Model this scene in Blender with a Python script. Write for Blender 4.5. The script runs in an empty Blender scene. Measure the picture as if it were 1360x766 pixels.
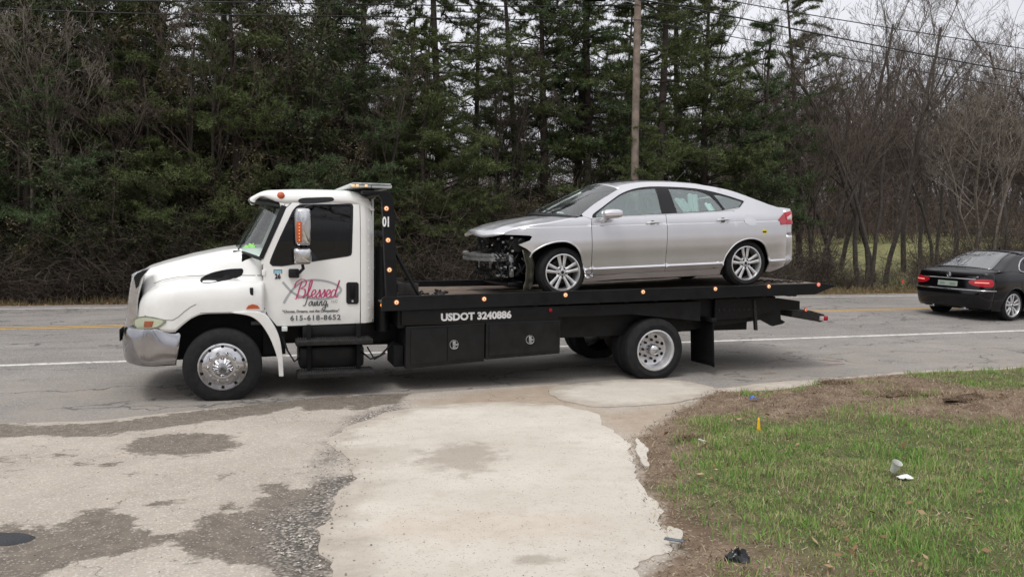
import bpy, bmesh, math, random
import numpy as np
from mathutils import Vector, Matrix, noise as mnoise
from mathutils.geometry import delaunay_2d_cdt
R = math.radians
random.seed(7); rng = np.random.default_rng(7)
S = bpy.context.scene
COL = S.collection

# ------------------------------------------------------------------ camera
FPX, HOR, CH = 1050.0, 352.0, 1.6
PITCH = math.atan((383 - HOR) / FPX)
cam = bpy.data.cameras.new('camera'); camo = bpy.data.objects.new('camera', cam); COL.objects.link(camo)
cam.sensor_width = 36; cam.lens = FPX / 1360 * 36; cam.clip_end = 2000; cam.clip_start = .05
camo.location = (0, 0, CH); camo.rotation_euler = (R(90) - PITCH, 0, 0)
S.camera = camo
# ------------------------------------------------------------------ light
S.view_settings.view_transform = 'Standard'; S.view_settings.look = 'None'
S.view_settings.exposure = 0.26; S.view_settings.gamma = 1
SUN_EL, SUN_AZ = R(62), R(205)
w = bpy.data.worlds.new("World"); S.world = w; w.use_nodes = True
nt = w.node_tree; nt.nodes.clear()
sky = nt.nodes.new('ShaderNodeTexSky'); sky.sky_type = 'NISHITA'; sky.sun_disc = False
sky.sun_elevation = SUN_EL; sky.sun_rotation = SUN_AZ; sky.dust_density = 4
b1 = nt.nodes.new('ShaderNodeBackground'); b1.inputs[1].default_value = .05
hs = nt.nodes.new('ShaderNodeHueSaturation'); hs.inputs['Saturation'].default_value = .25
nt.links.new(sky.outputs[0], hs.inputs['Color']); nt.links.new(hs.outputs[0], b1.inputs[0])
# overcast deck: brighter towards the zenith, faint cloud structure
tc = nt.nodes.new('ShaderNodeTexCoord'); sx = nt.nodes.new('ShaderNodeSeparateXYZ')
nt.links.new(tc.outputs['Generated'], sx.inputs[0])
ramp = nt.nodes.new('ShaderNodeValToRGB'); e = ramp.color_ramp.elements
e[0].position = 0; e[0].color = (.44, .44, .48, 1); e[1].position = 1; e[1].color = (1.0, 1.0, 1.02, 1)
nt.links.new(sx.outputs[2], ramp.inputs[0])
nz = nt.nodes.new('ShaderNodeTexNoise'); nz.inputs['Scale'].default_value = 2.2; nz.inputs['Detail'].default_value = 5
mp = nt.nodes.new('ShaderNodeMapping'); mp.inputs['Scale'].default_value = (1, 1, 2.5)
nt.links.new(tc.outputs['Generated'], mp.inputs[0]); nt.links.new(mp.outputs[0], nz.inputs['Vector'])
mr = nt.nodes.new('ShaderNodeMapRange'); mr.inputs[1].default_value = .3; mr.inputs[2].default_value = .7
mr.inputs[3].default_value = .88; mr.inputs[4].default_value = 1.12
nt.links.new(nz.outputs[0], mr.inputs[0])
mx = nt.nodes.new('ShaderNodeMix'); mx.data_type = 'RGBA'; mx.blend_type = 'MULTIPLY'; mx.inputs[0].default_value = 1
nt.links.new(ramp.outputs[0], mx.inputs[6]); nt.links.new(mr.outputs[0], mx.inputs[7])
b2 = nt.nodes.new('ShaderNodeBackground'); b2.inputs[1].default_value = .95
nt.links.new(mx.outputs[2], b2.inputs[0])
ad = nt.nodes.new('ShaderNodeAddShader'); ou = nt.nodes.new('ShaderNodeOutputWorld')
nt.links.new(b1.outputs[0], ad.inputs[0]); nt.links.new(b2.outputs[0], ad.inputs[1]); nt.links.new(ad.outputs[0], ou.inputs[0])
sl = bpy.data.lights.new('sun', 'SUN'); sl.energy = 1.1; sl.angle = R(14); sl.color = (1, .96, .9)
so = bpy.data.objects.new('sun', sl); COL.objects.link(so)
sd = Vector((math.sin(SUN_AZ) * math.cos(SUN_EL), math.cos(SUN_AZ) * math.cos(SUN_EL), math.sin(SUN_EL)))
so.rotation_euler = sd.to_track_quat('Z', 'Y').to_euler()

# ------------------------------------------------------------------ helpers: geometry of the place
TH = R(18); CT, ST = math.cos(TH), math.sin(TH)
KN = [-300, 10.1, 13, 16.7, 20.4, 22, 25, 50, 85, 120, 400]
KZ = [0, 0, .15, .426, .605, .66, .68, 3.3, 9, 12, 12]
def zr(n): return np.interp(n, KN, KZ)
def tn(x, y): return x * CT + y * ST, -x * ST + y * CT
def xy(t, n): return t * CT - n * ST, t * ST + n * CT
def ray(px, py):
    a = (px - 680) / FPX; b = -(py - 383) / FPX
    return Vector((a, math.cos(PITCH) + b * math.sin(PITCH), -math.sin(PITCH) + b * math.cos(PITCH)))
def gp(px, py):
    d = ray(px, py); z = 0.
    for _ in range(12):
        t = (z - CH) / d.z; x, y = d.x * t, d.y * t
        z = z * .5 + .5 * float(zr(tn(x, y)[1]))
    return x, y
def wn(px, n):
    """ground point in the row at distance n across the road, seen in column px"""
    u = (px - 680) / FPX; y = n / (CT - u * ST)
    return u * y, y, float(zr(n))
def bp(M, px, py, Y):
    Mi = M.inverted(); o = Mi @ Vector((0, 0, CH)); d = Mi.to_3x3() @ ray(px, py)
    t = (Y - o.y) / d.y; q = o + d * t; return (q.x, q.z)
def z1(x, y): return (150 + x / 2.321, 220 + y / 2.321)
def z4(x, y): return (590 + x / 4.376, 225 + y / 4.376)
def z5(x, y): return (820 + x / 4.376, 225 + y / 4.376)
def cr(pts, k=5, closed=False):
    """Catmull-Rom through points of any dimension"""
    P = [np.array(p, float) for p in pts]; n = len(P); out = []
    rngi = range(n) if closed else range(n - 1)
    for i in rngi:
        if closed: a, b, c, d = P[i - 1], P[i], P[(i + 1) % n], P[(i + 2) % n]
        else: a, b, c, d = P[max(i - 1, 0)], P[i], P[i + 1], P[min(i + 2, n - 1)]
        for j in range(k):
            t = j / k
            out.append(.5 * ((2 * b) + (-a + c) * t + (2 * a - 5 * b + 4 * c - d) * t * t + (-a + 3 * b - 3 * c + d) * t ** 3))
    if not closed: out.append(P[-1])
    return [tuple(map(float, o)) for o in out]
def fn1(x, z=0, s=1.0, o=4):
    return mnoise.fractal(Vector((x * s, z * s, 3.7)), 1.0, 2.0, o)

# ------------------------------------------------------------------ materials
def nodes(m): return m.node_tree.nodes, m.node_tree.links
def mat(name, col, rough=.6, metal=0, spec=.5, var=0.0, vscale=6, bump=0, bscale=40, coat=0, emit=0, island=0, alpha=1, rvar=0, dust=None, dustcol=(.30, .27, .23)):
    m = bpy.data.materials.new(name); m.use_nodes = True; N, L = nodes(m)
    p = N['Principled BSDF']; c = (*col, 1)
    p.inputs['Base Color'].default_value = c; p.inputs['Roughness'].default_value = rough
    p.inputs['Metallic'].default_value = metal; p.inputs['Specular IOR Level'].default_value = spec
    if coat: p.inputs['Coat Weight'].default_value = coat; p.inputs['Coat Roughness'].default_value = .05
    if emit: p.inputs['Emission Color'].default_value = c; p.inputs['Emission Strength'].default_value = emit
    tcn = N.new('ShaderNodeTexCoord'); src = None
    if var:
        n1 = N.new('ShaderNodeTexNoise'); n1.inputs['Scale'].default_value = vscale; n1.inputs['Detail'].default_value = 6
        L.new(tcn.outputs['Object'], n1.inputs['Vector'])
        r = N.new('ShaderNodeMapRange'); r.inputs[1].default_value = .3; r.inputs[2].default_value = .7
        r.inputs[3].default_value = 1 - var; r.inputs[4].default_value = 1 + var; L.new(n1.outputs[0], r.inputs[0])
        q = N.new('ShaderNodeVectorMath'); q.operation = 'SCALE'; q.inputs[0].default_value = col; L.new(r.outputs[0], q.inputs['Scale'])
        src = q.outputs[0]
        if rvar:
            r2 = N.new('ShaderNodeMapRange'); r2.inputs[1].default_value = .3; r2.inputs[2].default_value = .7
            r2.inputs[3].default_value = max(0, rough - rvar); r2.inputs[4].default_value = min(1, rough + rvar)
            L.new(n1.outputs[0], r2.inputs[0]); L.new(r2.outputs[0], p.inputs['Roughness'])
    if island:
        g = N.new('ShaderNodeNewGeometry'); r = N.new('ShaderNodeMapRange')
        r.inputs[3].default_value = 1 - island; r.inputs[4].default_value = 1 + island; L.new(g.outputs['Random Per Island'], r.inputs[0])
        q = N.new('ShaderNodeVectorMath'); q.operation = 'SCALE'
        if src: L.new(src, q.inputs[0])
        else: q.inputs[0].default_value = col
        L.new(r.outputs[0], q.inputs['Scale']); src = q.outputs[0]
    if dust:   # dirt thrown up from the road: strongest low down (object z), broken by noise
        s = N.new('ShaderNodeSeparateXYZ'); L.new(tcn.outputs['Object'], s.inputs[0])
        r = N.new('ShaderNodeMapRange'); r.inputs[1].default_value = dust[0]; r.inputs[2].default_value = dust[1]
        r.inputs[3].default_value = dust[2]; r.inputs[4].default_value = 0; L.new(s.outputs[2], r.inputs[0])
        n2 = N.new('ShaderNodeTexNoise'); n2.inputs['Scale'].default_value = 9; n2.inputs['Detail'].default_value = 8
        L.new(tcn.outputs['Object'], n2.inputs['Vector'])
        k = N.new('ShaderNodeMath'); k.operation = 'MULTIPLY'; L.new(r.outputs[0], k.inputs[0]); L.new(n2.outputs[0], k.inputs[1])
        mm = N.new('ShaderNodeMix'); mm.data_type = 'RGBA'; L.new(k.outputs[0], mm.inputs[0])
        if src: L.new(src, mm.inputs[6])
        else: mm.inputs[6].default_value = c
        mm.inputs[7].default_value = (*dustcol, 1); src = mm.outputs[2]
    if src: L.new(src, p.inputs['Base Color'])
    if bump:
        n3 = N.new('ShaderNodeTexNoise'); n3.inputs['Scale'].default_value = bscale; n3.inputs['Detail'].default_value = 4
        L.new(tcn.outputs['Object'], n3.inputs['Vector']); b = N.new('ShaderNodeBump'); b.inputs['Strength'].default_value = bump
        b.inputs['Distance'].default_value = .01; L.new(n3.outputs[0], b.inputs['Height']); L.new(b.outputs[0], p.inputs['Normal'])
    return m
def glassmat(name, tint, trans=.5, ior=.06, rough=.0):
    m = bpy.data.materials.new(name); m.use_nodes = True; N, L = nodes(m); N.remove(N['Principled BSDF'])
    t = N.new('ShaderNodeBsdfTransparent'); t.inputs[0].default_value = (*[c * trans for c in tint], 1)
    g = N.new('ShaderNodeBsdfGlossy'); g.inputs['Roughness'].default_value = rough; g.inputs[0].default_value = (1, 1, 1, 1)
    lw = N.new('ShaderNodeLayerWeight'); lw.inputs[0].default_value = .5   # Schlick, alike from both sides of the pane
    pw = N.new('ShaderNodeMath'); pw.operation = 'POWER'; L.new(lw.outputs['Facing'], pw.inputs[0]); pw.inputs[1].default_value = 5
    fr = N.new('ShaderNodeMapRange'); fr.inputs[3].default_value = ior; fr.inputs[4].default_value = 1; L.new(pw.outputs[0], fr.inputs[0])
    x = N.new('ShaderNodeMixShader'); L.new(fr.outputs[0], x.inputs[0]); L.new(t.outputs[0], x.inputs[1]); L.new(g.outputs[0], x.inputs[2])
    L.new(x.outputs[0], N['Material Output'].inputs[0]); return m
M_ = {}
def mm(k): return M_[k]
M_['white'] = mat('white_paint', (.78, .78, .76), .3, coat=.6, var=.03, vscale=2, dust=(.4, 1.6, .5))
M_['chrome'] = mat('chrome', (.50, .50, .51), .14, 1, var=.12, vscale=12, rvar=.08)
M_['bumper'] = mat('dull_chrome', (.38, .38, .40), .12, 1, var=.15, vscale=5, rvar=.06, dust=(.3, .8, .5))
M_['rubber'] = mat('tyre_rubber', (.012, .012, .013), .8, spec=.3, var=.35, vscale=14, bump=.3, bscale=60, dust=None)
M_['black'] = mat('black_paint', (.0045, .005, .006), .45, spec=.22, var=.3, vscale=5, rvar=.15, dust=(.2, 1.3, .10), dustcol=(.20, .18, .155), bump=.06, bscale=25)
M_['blackm'] = mat('black_matte', (.007, .007, .008), .8, spec=.2, var=.35, vscale=9)
M_['iron'] = mat('dark_iron', (.03, .028, .026), .7, .3, var=.5, vscale=20)
M_['trim'] = mat('black_trim', (.008, .008, .010), .35, spec=.3)
M_['silver'] = mat('silver_paint', (.57, .57, .59), .30, .72, coat=.8, var=.03, vscale=3)
M_['silverd'] = mat('satin_alloy', (.60, .60, .61), .36, .65, var=.1, vscale=20)
M_['alum'] = mat('raw_aluminium', (.36, .37, .37), .42, .8, var=.25, vscale=18)
M_['bcar'] = mat('black_car_paint', (.003, .003, .004), .1, 0, spec=.45)
M_['glassd'] = glassmat('dark_glass', (.5, .55, .55), .35, .03)
M_['glass'] = glassmat('clear_glass', (.85, .97, .95), .96, .13)
M_['wglass'] = glassmat('windshield_glass', (.82, .92, .88), .95, .12)
M_['lens'] = glassmat('lamp_lens', (.97, .97, .90), .97, .04, .05)
M_['amber'] = mat('amber_lens', (.9, .30, .05), .3, emit=.55)
M_['amberoff'] = mat('amber_reflector', (.45, .09, .03), .25)
M_['glow'] = mat('lit_amber', (1, .66, .36), .4, emit=.32)
M_['redl'] = mat('red_lens', (.36, .008, .02), .2, coat=.2)
M_['clearl'] = mat('pale_lens', (.6, .5, .5), .12, coat=.5)
M_['pinkl'] = mat('lit_red_marker', (.85, .25, .2), .3, emit=.5)
M_['tread'] = mat('worn_tread_steel', (.018, .018, .018), .6, .4, var=.5, vscale=16)
M_['deck'] = mat('worn_deck_steel', (.15, .115, .09), .75, .2, var=.4, vscale=4, bump=.2)
M_['pink'] = mat('pink_vinyl', (.52, .05, .17), .5)
M_['grey'] = mat('grey_vinyl', (.36, .37, .38), .5)
M_['dgrey'] = mat('dark_grey_vinyl', (.10, .10, .11), .5)
M_['wtext'] = mat('white_vinyl', (.75, .75, .75), .5)
M_['seat'] = mat('grey_cloth', (.10, .10, .10), .9)
M_['beige'] = mat('pale_plastic', (.62, .66, .64), .6)
M_['lime'] = mat('lime_cloth', (.36, .90, .08), .7)

# ------------------------------------------------------------------ mesh builders
def mesh_np(name, V, Fs, smooth=False):
    """V (n,3); Fs: list of (m,k) index arrays"""
    me = bpy.data.meshes.new(name); V = np.asarray(V, np.float32)
    me.vertices.add(len(V)); me.vertices.foreach_set('co', V.ravel())
    Fs = [np.asarray(f, np.int32) for f in Fs if len(f)]
    idx = np.concatenate([f.ravel() for f in Fs]); sizes = np.concatenate([np.full(len(f), f.shape[1], np.int32) for f in Fs])
    me.loops.add(len(idx)); me.loops.foreach_set('vertex_index', idx)
    me.polygons.add(len(sizes)); st = np.concatenate([[0], np.cumsum(sizes)[:-1]]).astype(np.int32)
    me.polygons.foreach_set('loop_start', st); me.polygons.foreach_set('loop_total', sizes)
    me.polygons.foreach_set('use_smooth', np.full(len(sizes), smooth)); me.update(calc_edges=True); me.validate(); return me
def link(name, me, mt=None, parent=None, kind=None, label=None):
    o = bpy.data.objects.new(name, me); COL.objects.link(o)
    if mt is not None:
        if me.materials: me.materials[0] = mt
        else: me.materials.append(mt)
    if parent is not None: o.parent = parent
    if kind: o['kind'] = kind
    if label: o['label'] = label
    return o
def tag(o, label, cat, group=None):
    o['label'] = label; o['category'] = cat
    if group: o['group'] = group
    return o
def empty(name, M, label, cat, group=None):
    o = bpy.data.objects.new(name, None); COL.objects.link(o); o.matrix_world = M; o.empty_display_size = .2
    return tag(o, label, cat, group)
class MB:
    def __init__(s): s.V = []; s.F = []; s.sm = []
    def add(s, V, F, smooth=False):
        b = len(s.V); s.V += [tuple(v) for v in V]; s.F += [tuple(b + i for i in f) for f in F]; s.sm += [smooth] * len(F); return s
    def box(s, x0, x1, y0, y1, z0, z1, bev=0):
        bm = bmesh.new(); bmesh.ops.create_cube(bm, size=1)
        for v in bm.verts: v.co = Vector(((x0 + x1) / 2 + v.co.x * (x1 - x0), (y0 + y1) / 2 + v.co.y * (y1 - y0), (z0 + z1) / 2 + v.co.z * (z1 - z0)))
        if bev: bmesh.ops.bevel(bm, geom=bm.edges[:], offset=bev, segments=2, profile=.5, affect='EDGES')
        s.addbm(bm, bool(bev)); return s
    def addbm(s, bm, smooth=False):
        bm.verts.index_update(); s.add([v.co[:] for v in bm.verts], [[v.index for v in f.verts] for f in bm.faces], smooth); bm.free()
    def prism(s, poly, y0, y1, bev=0):
        """polygon in (x,z) extruded along y"""
        bm = bmesh.new(); vs = [bm.verts.new((x, y0, z)) for x, z in poly]; f = bm.faces.new(vs)
        r = bmesh.ops.extrude_face_region(bm, geom=[f])
        for v in r['geom']:
            if isinstance(v, bmesh.types.BMVert): v.co.y = y1
        bmesh.ops.recalc_face_normals(bm, faces=bm.faces[:])
        if bev: bmesh.ops.bevel(bm, geom=bm.edges[:], offset=bev, segments=2, profile=.5, affect='EDGES')
        bmesh.ops.triangulate(bm, faces=[f for f in bm.faces if len(f.verts) > 4])
        s.addbm(bm, False); return s
    def grid(s, P, smooth=True, closed_u=False, closed_v=False):
        P = np.asarray(P, float); n, m = P.shape[:2]; V = P.reshape(-1, 3); F = []
        for i in range(n if closed_u else n - 1):
            for j in range(m if closed_v else m - 1):
                a = i * m + j; b = i * m + (j + 1) % m; c = ((i + 1) % n) * m + (j + 1) % m; d = ((i + 1) % n) * m + j
                F.append((a, b, c, d))
        return s.add(V, F, smooth)
    def tube(s, pts, r, k=8, cap=True):
        pts = [Vector(p) for p in pts]; n = len(pts); rs = r if isinstance(r, (list, tuple)) else [r] * n
        P = []; up = Vector((0, 0, 1))
        for i, p in enumerate(pts):
            d = (pts[min(i + 1, n - 1)] - pts[max(i - 1, 0)]).normalized()
            a = d.cross(up);
            if a.length < 1e-3: a = d.cross(Vector((1, 0, 0)))
            a.normalize(); b = a.cross(d)
            P.append([tuple(p + (a * math.cos(t) + b * math.sin(t)) * rs[i]) for t in [2 * math.pi * j / k for j in range(k)]])
        b0 = len(s.V); s.grid(P, True, False, True)
        if cap:
            s.F.append(tuple(b0 + j for j in range(k))); s.sm.append(False)
            s.F.append(tuple(b0 + (n - 1) * k + j for j in reversed(range(k)))); s.sm.append(False)
        return s
    def lathe(s, prof, c, k=48, axis='y', a0=0, a1=2 * math.pi):
        """prof [(r, along)] about an axis through c"""
        full = abs(a1 - a0 - 2 * math.pi) < 1e-6; P = []
        for j in range(k if full else k + 1):
            t = a0 + (a1 - a0) * j / k; row = []
            for r, h in prof:
                if axis == 'y': row.append((c[0] + r * math.cos(t), c[1] + h, c[2] + r * math.sin(t)))
                elif axis == 'z': row.append((c[0] + r * math.cos(t), c[1] + r * math.sin(t), c[2] + h))
                else: row.append((c[0] + h, c[1] + r * math.cos(t), c[2] + r * math.sin(t)))
            P.append(row)
        return s.grid(P, True, full, False)
    def build(s, name, mt, parent=None, label=None, kind=None, mirror=None, sharp=40):
        V = s.V if mirror is None else [(v[0], mirror - v[1], v[2]) for v in s.V]
        me = bpy.data.meshes.new(name); me.from_pydata(V, [], s.F); me.polygons.foreach_set('use_smooth', s.sm)
        bm = bmesh.new(); bm.from_mesh(me); bmesh.ops.recalc_face_normals(bm, faces=bm.faces[:]); bm.to_mesh(me); bm.free()
        if any(s.sm):
            try: me.set_sharp_from_angle(angle=R(sharp))
            except Exception: pass
        if name in SMALL: kind = 'stuff'
        me.update(); return link(name, me, mt, parent, kind, label)
SMALL = {'hand_hole', 'lug_nut', 'tread', 'hose', 'tail_hook'}   # joined: each piece is a pixel or two
def solid(o, t, ref, flip=True):
    """give a sheet thickness on the side facing ref"""
    me = o.data; s = sum((p.normal.dot(p.center - Vector(ref)) * p.area for p in me.polygons))
    if s < 0 and flip: me.flip_normals()
    q = o.modifiers.new('thickness', 'SOLIDIFY'); q.thickness = t; q.offset = -1; return o
def inside(px, py, poly):
    X = np.asarray(px); Y = np.asarray(py); r = np.zeros(X.shape, bool); n = len(poly)
    for i in range(n):
        x0, y0 = poly[i]; x1, y1 = poly[(i + 1) % n]
        if y0 == y1: continue
        c = ((y0 > Y) != (y1 > Y)) & (X < (x1 - x0) * (Y - y0) / (y1 - y0) + x0); r ^= c
    return r
def sdf(px, py, poly):
    """signed distance, + inside"""
    X = np.asarray(px, float); Y = np.asarray(py, float); d = np.full(X.shape, 1e9); n = len(poly)
    for i in range(n):
        x0, y0 = poly[i]; x1, y1 = poly[(i + 1) % n]; ex, ey = x1 - x0, y1 - y0; l = ex * ex + ey * ey + 1e-12
        t = np.clip(((X - x0) * ex + (Y - y0) * ey) / l, 0, 1); d = np.minimum(d, np.hypot(X - x0 - t * ex, Y - y0 - t * ey))
    return np.where(inside(X, Y, poly), d, -d)
def densify(poly, step):
    o = []; n = len(poly)
    for i in range(n):
        a = np.array(poly[i]); b = np.array(poly[(i + 1) % n]); k = max(1, int(np.linalg.norm(b - a) / step))
        for j in range(k): o.append(tuple(a + (b - a) * j / k))
    return o
def panel(mb, poly, fn, off=0.0, holes=(), step=.05, thick=.012, smooth=True, lines=()):
    """a sheet cut to a 2D outline, laid on the surface fn(u,v)->3D, pushed off along its normal, with thickness"""
    outer = densify(poly, step); hs_ = [densify(h, step) for h in holes]
    pts = [Vector(p) for p in outer]; edges = [(i, (i + 1) % len(outer)) for i in range(len(outer))]; b = len(pts)
    for h in hs_:
        pts += [Vector(p) for p in h]; edges += [(b + i, b + (i + 1) % len(h)) for i in range(len(h))]; b = len(pts)
    xs = [p[0] for p in outer]; ys = [p[1] for p in outer]
    gx, gy = np.meshgrid(np.arange(min(xs), max(xs), step), np.arange(min(ys), max(ys), step)); gx = gx.ravel(); gy = gy.ravel()
    if lines:   # rows of points along creases of the surface
        keep = np.ones(len(gx), bool)
        for q in lines: keep &= np.abs(gy - q) > .006
        lx = np.arange(min(xs), max(xs), step); gx = np.concatenate([gx[keep]] + [lx] * len(lines)); gy = np.concatenate([gy[keep]] + [np.full(len(lx), q) for q in lines])
    ok = sdf(gx, gy, outer) > np.where(np.isin(gy, lines), .008, step * .45) if lines else sdf(gx, gy, outer) > step * .45
    for h in hs_: ok &= sdf(gx, gy, h) < -step * .45
    pts += [Vector((float(a), float(c))) for a, c in zip(gx[ok], gy[ok])]
    V2, E_, F_, *_r = delaunay_2d_cdt(pts, edges, [], 0, 1e-6)
    cx = np.array([sum(V2[i].x for i in f) / len(f) for f in F_]); cy = np.array([sum(V2[i].y for i in f) / len(f) for f in F_])
    ok = inside(cx, cy, outer)
    for h in hs_: ok &= ~inside(cx, cy, h)
    F_ = [f for f, k in zip(F_, ok) if k]
    e_ = 1e-3; V3 = []; V4 = []
    c0 = fn(*[(sum(a) / len(a)) for a in (xs, ys)])
    for v in V2:
        u, q = v.x, v.y; p = Vector(fn(u, q)); du = Vector(fn(u + e_, q)) - p; dv = Vector(fn(u, q + e_)) - p
        nn = du.cross(dv)
        if nn.length < 1e-12: nn = Vector((0, -1, 0))
        nn.normalize()
        V3.append(p + nn * off); V4.append(p + nn * (off - thick))
    n = len(V3); cnt = {}
    for f in F_:
        for i in range(len(f)): 
            k = (f[i], f[(i + 1) % len(f)]); cnt[k] = 1
    F = [tuple(f) for f in F_]; F2 = []
    if thick:
        F2 = [tuple(n + i for i in reversed(f)) for f in F_]
        for (a, c) in cnt:
            if (c, a) not in cnt: F2.append((c, a, n + a, n + c))
    bb = len(mb.V); mb.V += [tuple(v) for v in V3]; mb.F += [tuple(bb + i for i in f) for f in F]; mb.sm += [smooth] * len(F)
    if thick: 
        mb.V += [tuple(v) for v in V4]; mb.F += [tuple(bb + i for i in f) for f in F2]; mb.sm += [smooth] * len(F2)
    return mb
def resamp(P, n):
    P = np.asarray(P, float); d = np.concatenate([[0], np.cumsum(np.linalg.norm(np.diff(P, axis=0), axis=1))]); t = np.linspace(0, d[-1], n)
    return np.stack([np.interp(t, d, P[:, k]) for k in range(P.shape[1])], 1)
def coons(b, t, l, r, n, m):
    """b,t run along u (n samples); l,r run along v (m samples)"""
    b, t, l, r = resamp(b, n), resamp(t, n), resamp(l, m), resamp(r, m)
    u = np.linspace(0, 1, n)[:, None, None]; v = np.linspace(0, 1, m)[None, :, None]
    return ((1 - v) * b[:, None] + v * t[:, None] + (1 - u) * l[None] + u * r[None]
            - (1 - u) * (1 - v) * b[0] - u * (1 - v) * b[-1] - (1 - u) * v * t[0] - u * v * t[-1])
def ribbon(mb, pts, fn, w, off=.004, k=6, slant=.5):
    """pen stroke laid on a surface: flat, wider on the down strokes"""
    P = np.array(cr(pts, k)) if len(pts) > 2 else np.array(pts, float); n = len(P)
    rows = []
    for i in range(n):
        d = P[min(i + 1, n - 1)] - P[max(i - 1, 0)]; l = np.linalg.norm(d) + 1e-9; d = d / l; nn = np.array([-d[1], d[0]])
        ww = w * ((1 - slant) + slant * abs(d[1])) * .5
        a = P[i] + nn * ww; c = P[i] - nn * ww
        pa, pc = Vector(fn(*a)), Vector(fn(*c)); rows.append([(pa.x, pa.y - off, pa.z), (pc.x, pc.y - off, pc.z)])
    mb.grid(rows, False); return mb
def text(body, size, M, mt, parent, name='lettering', xs=1.0, bold=0.0, ext=.0015, shear=0, space=1.0):
    c = bpy.data.curves.new(name, 'FONT'); c.body = body; c.size = size; c.extrude = ext; c.offset = bold; c.shear = shear
    c.align_x = 'LEFT'; c.resolution_u = 3; c.space_character = space
    o = bpy.data.objects.new(name, c); COL.objects.link(o); bpy.context.view_layer.update()
    me = bpy.data.meshes.new_from_object(o); me.name = name; bpy.data.objects.remove(o)
    me.transform(M @ Matrix.Diagonal((xs, 1, 1, 1))); return link(name, me, mt, parent)
def side(x, y, z): return Matrix.Translation((x, y, z)) @ Matrix.Rotation(R(90), 4, 'X')
# ================================================================== TOW TRUCK
TM = Matrix.Translation((-3.385, 9.28, 0)) @ Matrix.Rotation(R(18.3), 4, 'Z') @ Matrix.Rotation(math.atan(.05), 4, 'X')
truck = empty('tow_truck', TM, 'white flatbed tow truck with black bed carrying a wrecked silver sedan', 'tow truck')
WT = 2.4   # width over the wheels
def T1(x, y, Y): return bp(TM, *z1(x, y), Y)
def TP(x, y, Y): return bp(TM, x, y, Y)
VX, VZ = T1(412, 262, .75)

def tyre(c, Ro, Ri, w, parent, name='tyre', dirn=1):
    """tyre about y through c; outer face at c.y, body towards +y*dirn"""
    s = dirn; pr = [(Ri, .02), (Ri + .012, .0), (Ri + (Ro - Ri) * .45, -.012 + .0), (Ro - .045, .004), (Ro - .015, .022), (Ro, .05)]
    gr = []
    ng = 4; y0 = .05; y1 = w - .05
    for i in range(ng):
        a = y0 + (y1 - y0) * (i + .9) / (ng + 1); gr += [(Ro, a - .008), (Ro - .012, a - .006), (Ro - .012, a + .006), (Ro, a + .008)]
    pr = pr + gr + [(Ro, w - .05), (Ro - .015, w - .022), (Ro - .045, w - .004), (Ri + .012, w), (Ri, w - .02)]
    m = MB(); m.lathe([(r, h * s) for r, h in pr], c, 56); m.V = [(x_, y_, max(z_, .0)) for x_, y_, z_ in m.V]   # flattened where it bears on the road
    return m.build(name, mm('rubber'), parent, sharp=30)
def truck_wheel(x, y, z, style, dirn=1):
    Ro, Ri, w = .445, .272 if style == 'front' else .283, .25
    o = bpy.data.objects.new('wheel', None); COL.objects.link(o); o.parent = truck
    tyre((x, y, z), Ro, Ri, w, o, dirn=dirn); d = dirn
    if style == 'front':
        m = MB(); m.lathe([(Ri + .004, .03 * d), (Ri + .006, -.004 * d), (Ri - .012, -.012 * d), (Ri - .028, .012 * d), (.235, .004 * d), (.20, -.012 * d), (.165, -.032 * d), (.115, -.035 * d), (.10, -.03 * d), (.095, .0), (.0, .0)], (x, y, z), 56)
        m.build('rim', mm('chrome'), o)
        m = MB()
        for k in range(10):
            t = R(18 + 36 * k); m.lathe([(.0, -.002 * d), (.017, -.001 * d), (.017, .03 * d)], (x + .237 * math.cos(t), y + .0 * d, z + .237 * math.sin(t)), 10)
        m.build('hand_hole', mm('blackm'), o)
        m = MB()
        for k in range(10):
            t = R(36 * k); m.lathe([(.0, -.068 * d), (.012, -.066 * d), (.018, -.055 * d), (.021, -.02 * d), (.024, -.015 * d)], (x + .162 * math.cos(t), y, z + .162 * math.sin(t)), 10)
        m.build('lug_nut', mm('chrome'), o)
        # fluted hub cover
        m = MB(); n = 56; P = []
        for r, h in [(.118, -.03), (.112, -.05), (.09, -.075), (.06, -.095), (.03, -.105), (.0, -.108)]:
            row = []
            for j in range(n):
                t = 2 * math.pi * j / n; q = (1 + .5 * math.cos(t * 14)) if r > .01 else 1
                row.append((x + r * math.cos(t), y + (h + .012 * q) * d, z + r * math.sin(t)))
            P.append(row)
        m.grid(P, True, False, True); m.build('hub_cap', mm('chrome'), o, sharp=20)
    else:
        m = MB(); m.lathe([(Ri + .004, .03 * d), (Ri + .006, -.004 * d), (Ri - .012, -.008 * d), (Ri - .022, .01 * d), (Ri - .03, .03 * d), (.235, .10 * d), (.228, .135 * d), (.195, .15 * d), (.12, .15 * d), (.0, .15 * d)], (x, y, z), 56)
        m.build('rim', mm('silverd'), o)
        m = MB()
        for k in range(8):
            t = R(22 + 45 * k); m.lathe([(.0, .142 * d), (.024, .143 * d), (.026, .16 * d)], (x + .19 * math.cos(t), y, z + .19 * math.sin(t)), 12)
        m.build('hand_hole', mm('blackm'), o)
        m = MB()
        for k in range(8):
            t = R(45 * k); m.lathe([(.0, .10 * d), (.012, .102 * d), (.017, .115 * d), (.018, .15 * d)], (x + .132 * math.cos(t), y, z + .132 * math.sin(t)), 8)
        m.build('lug_nut', mm('iron'), o)
        m = MB(); m.lathe([(.0, .0), (.03, .004 * d), (.062, .02 * d), (.078, .05 * d), (.082, .15 * d)], (x, y, z), 32); m.build('hub_cap', mm('chrome'), o)
    return o
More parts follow.
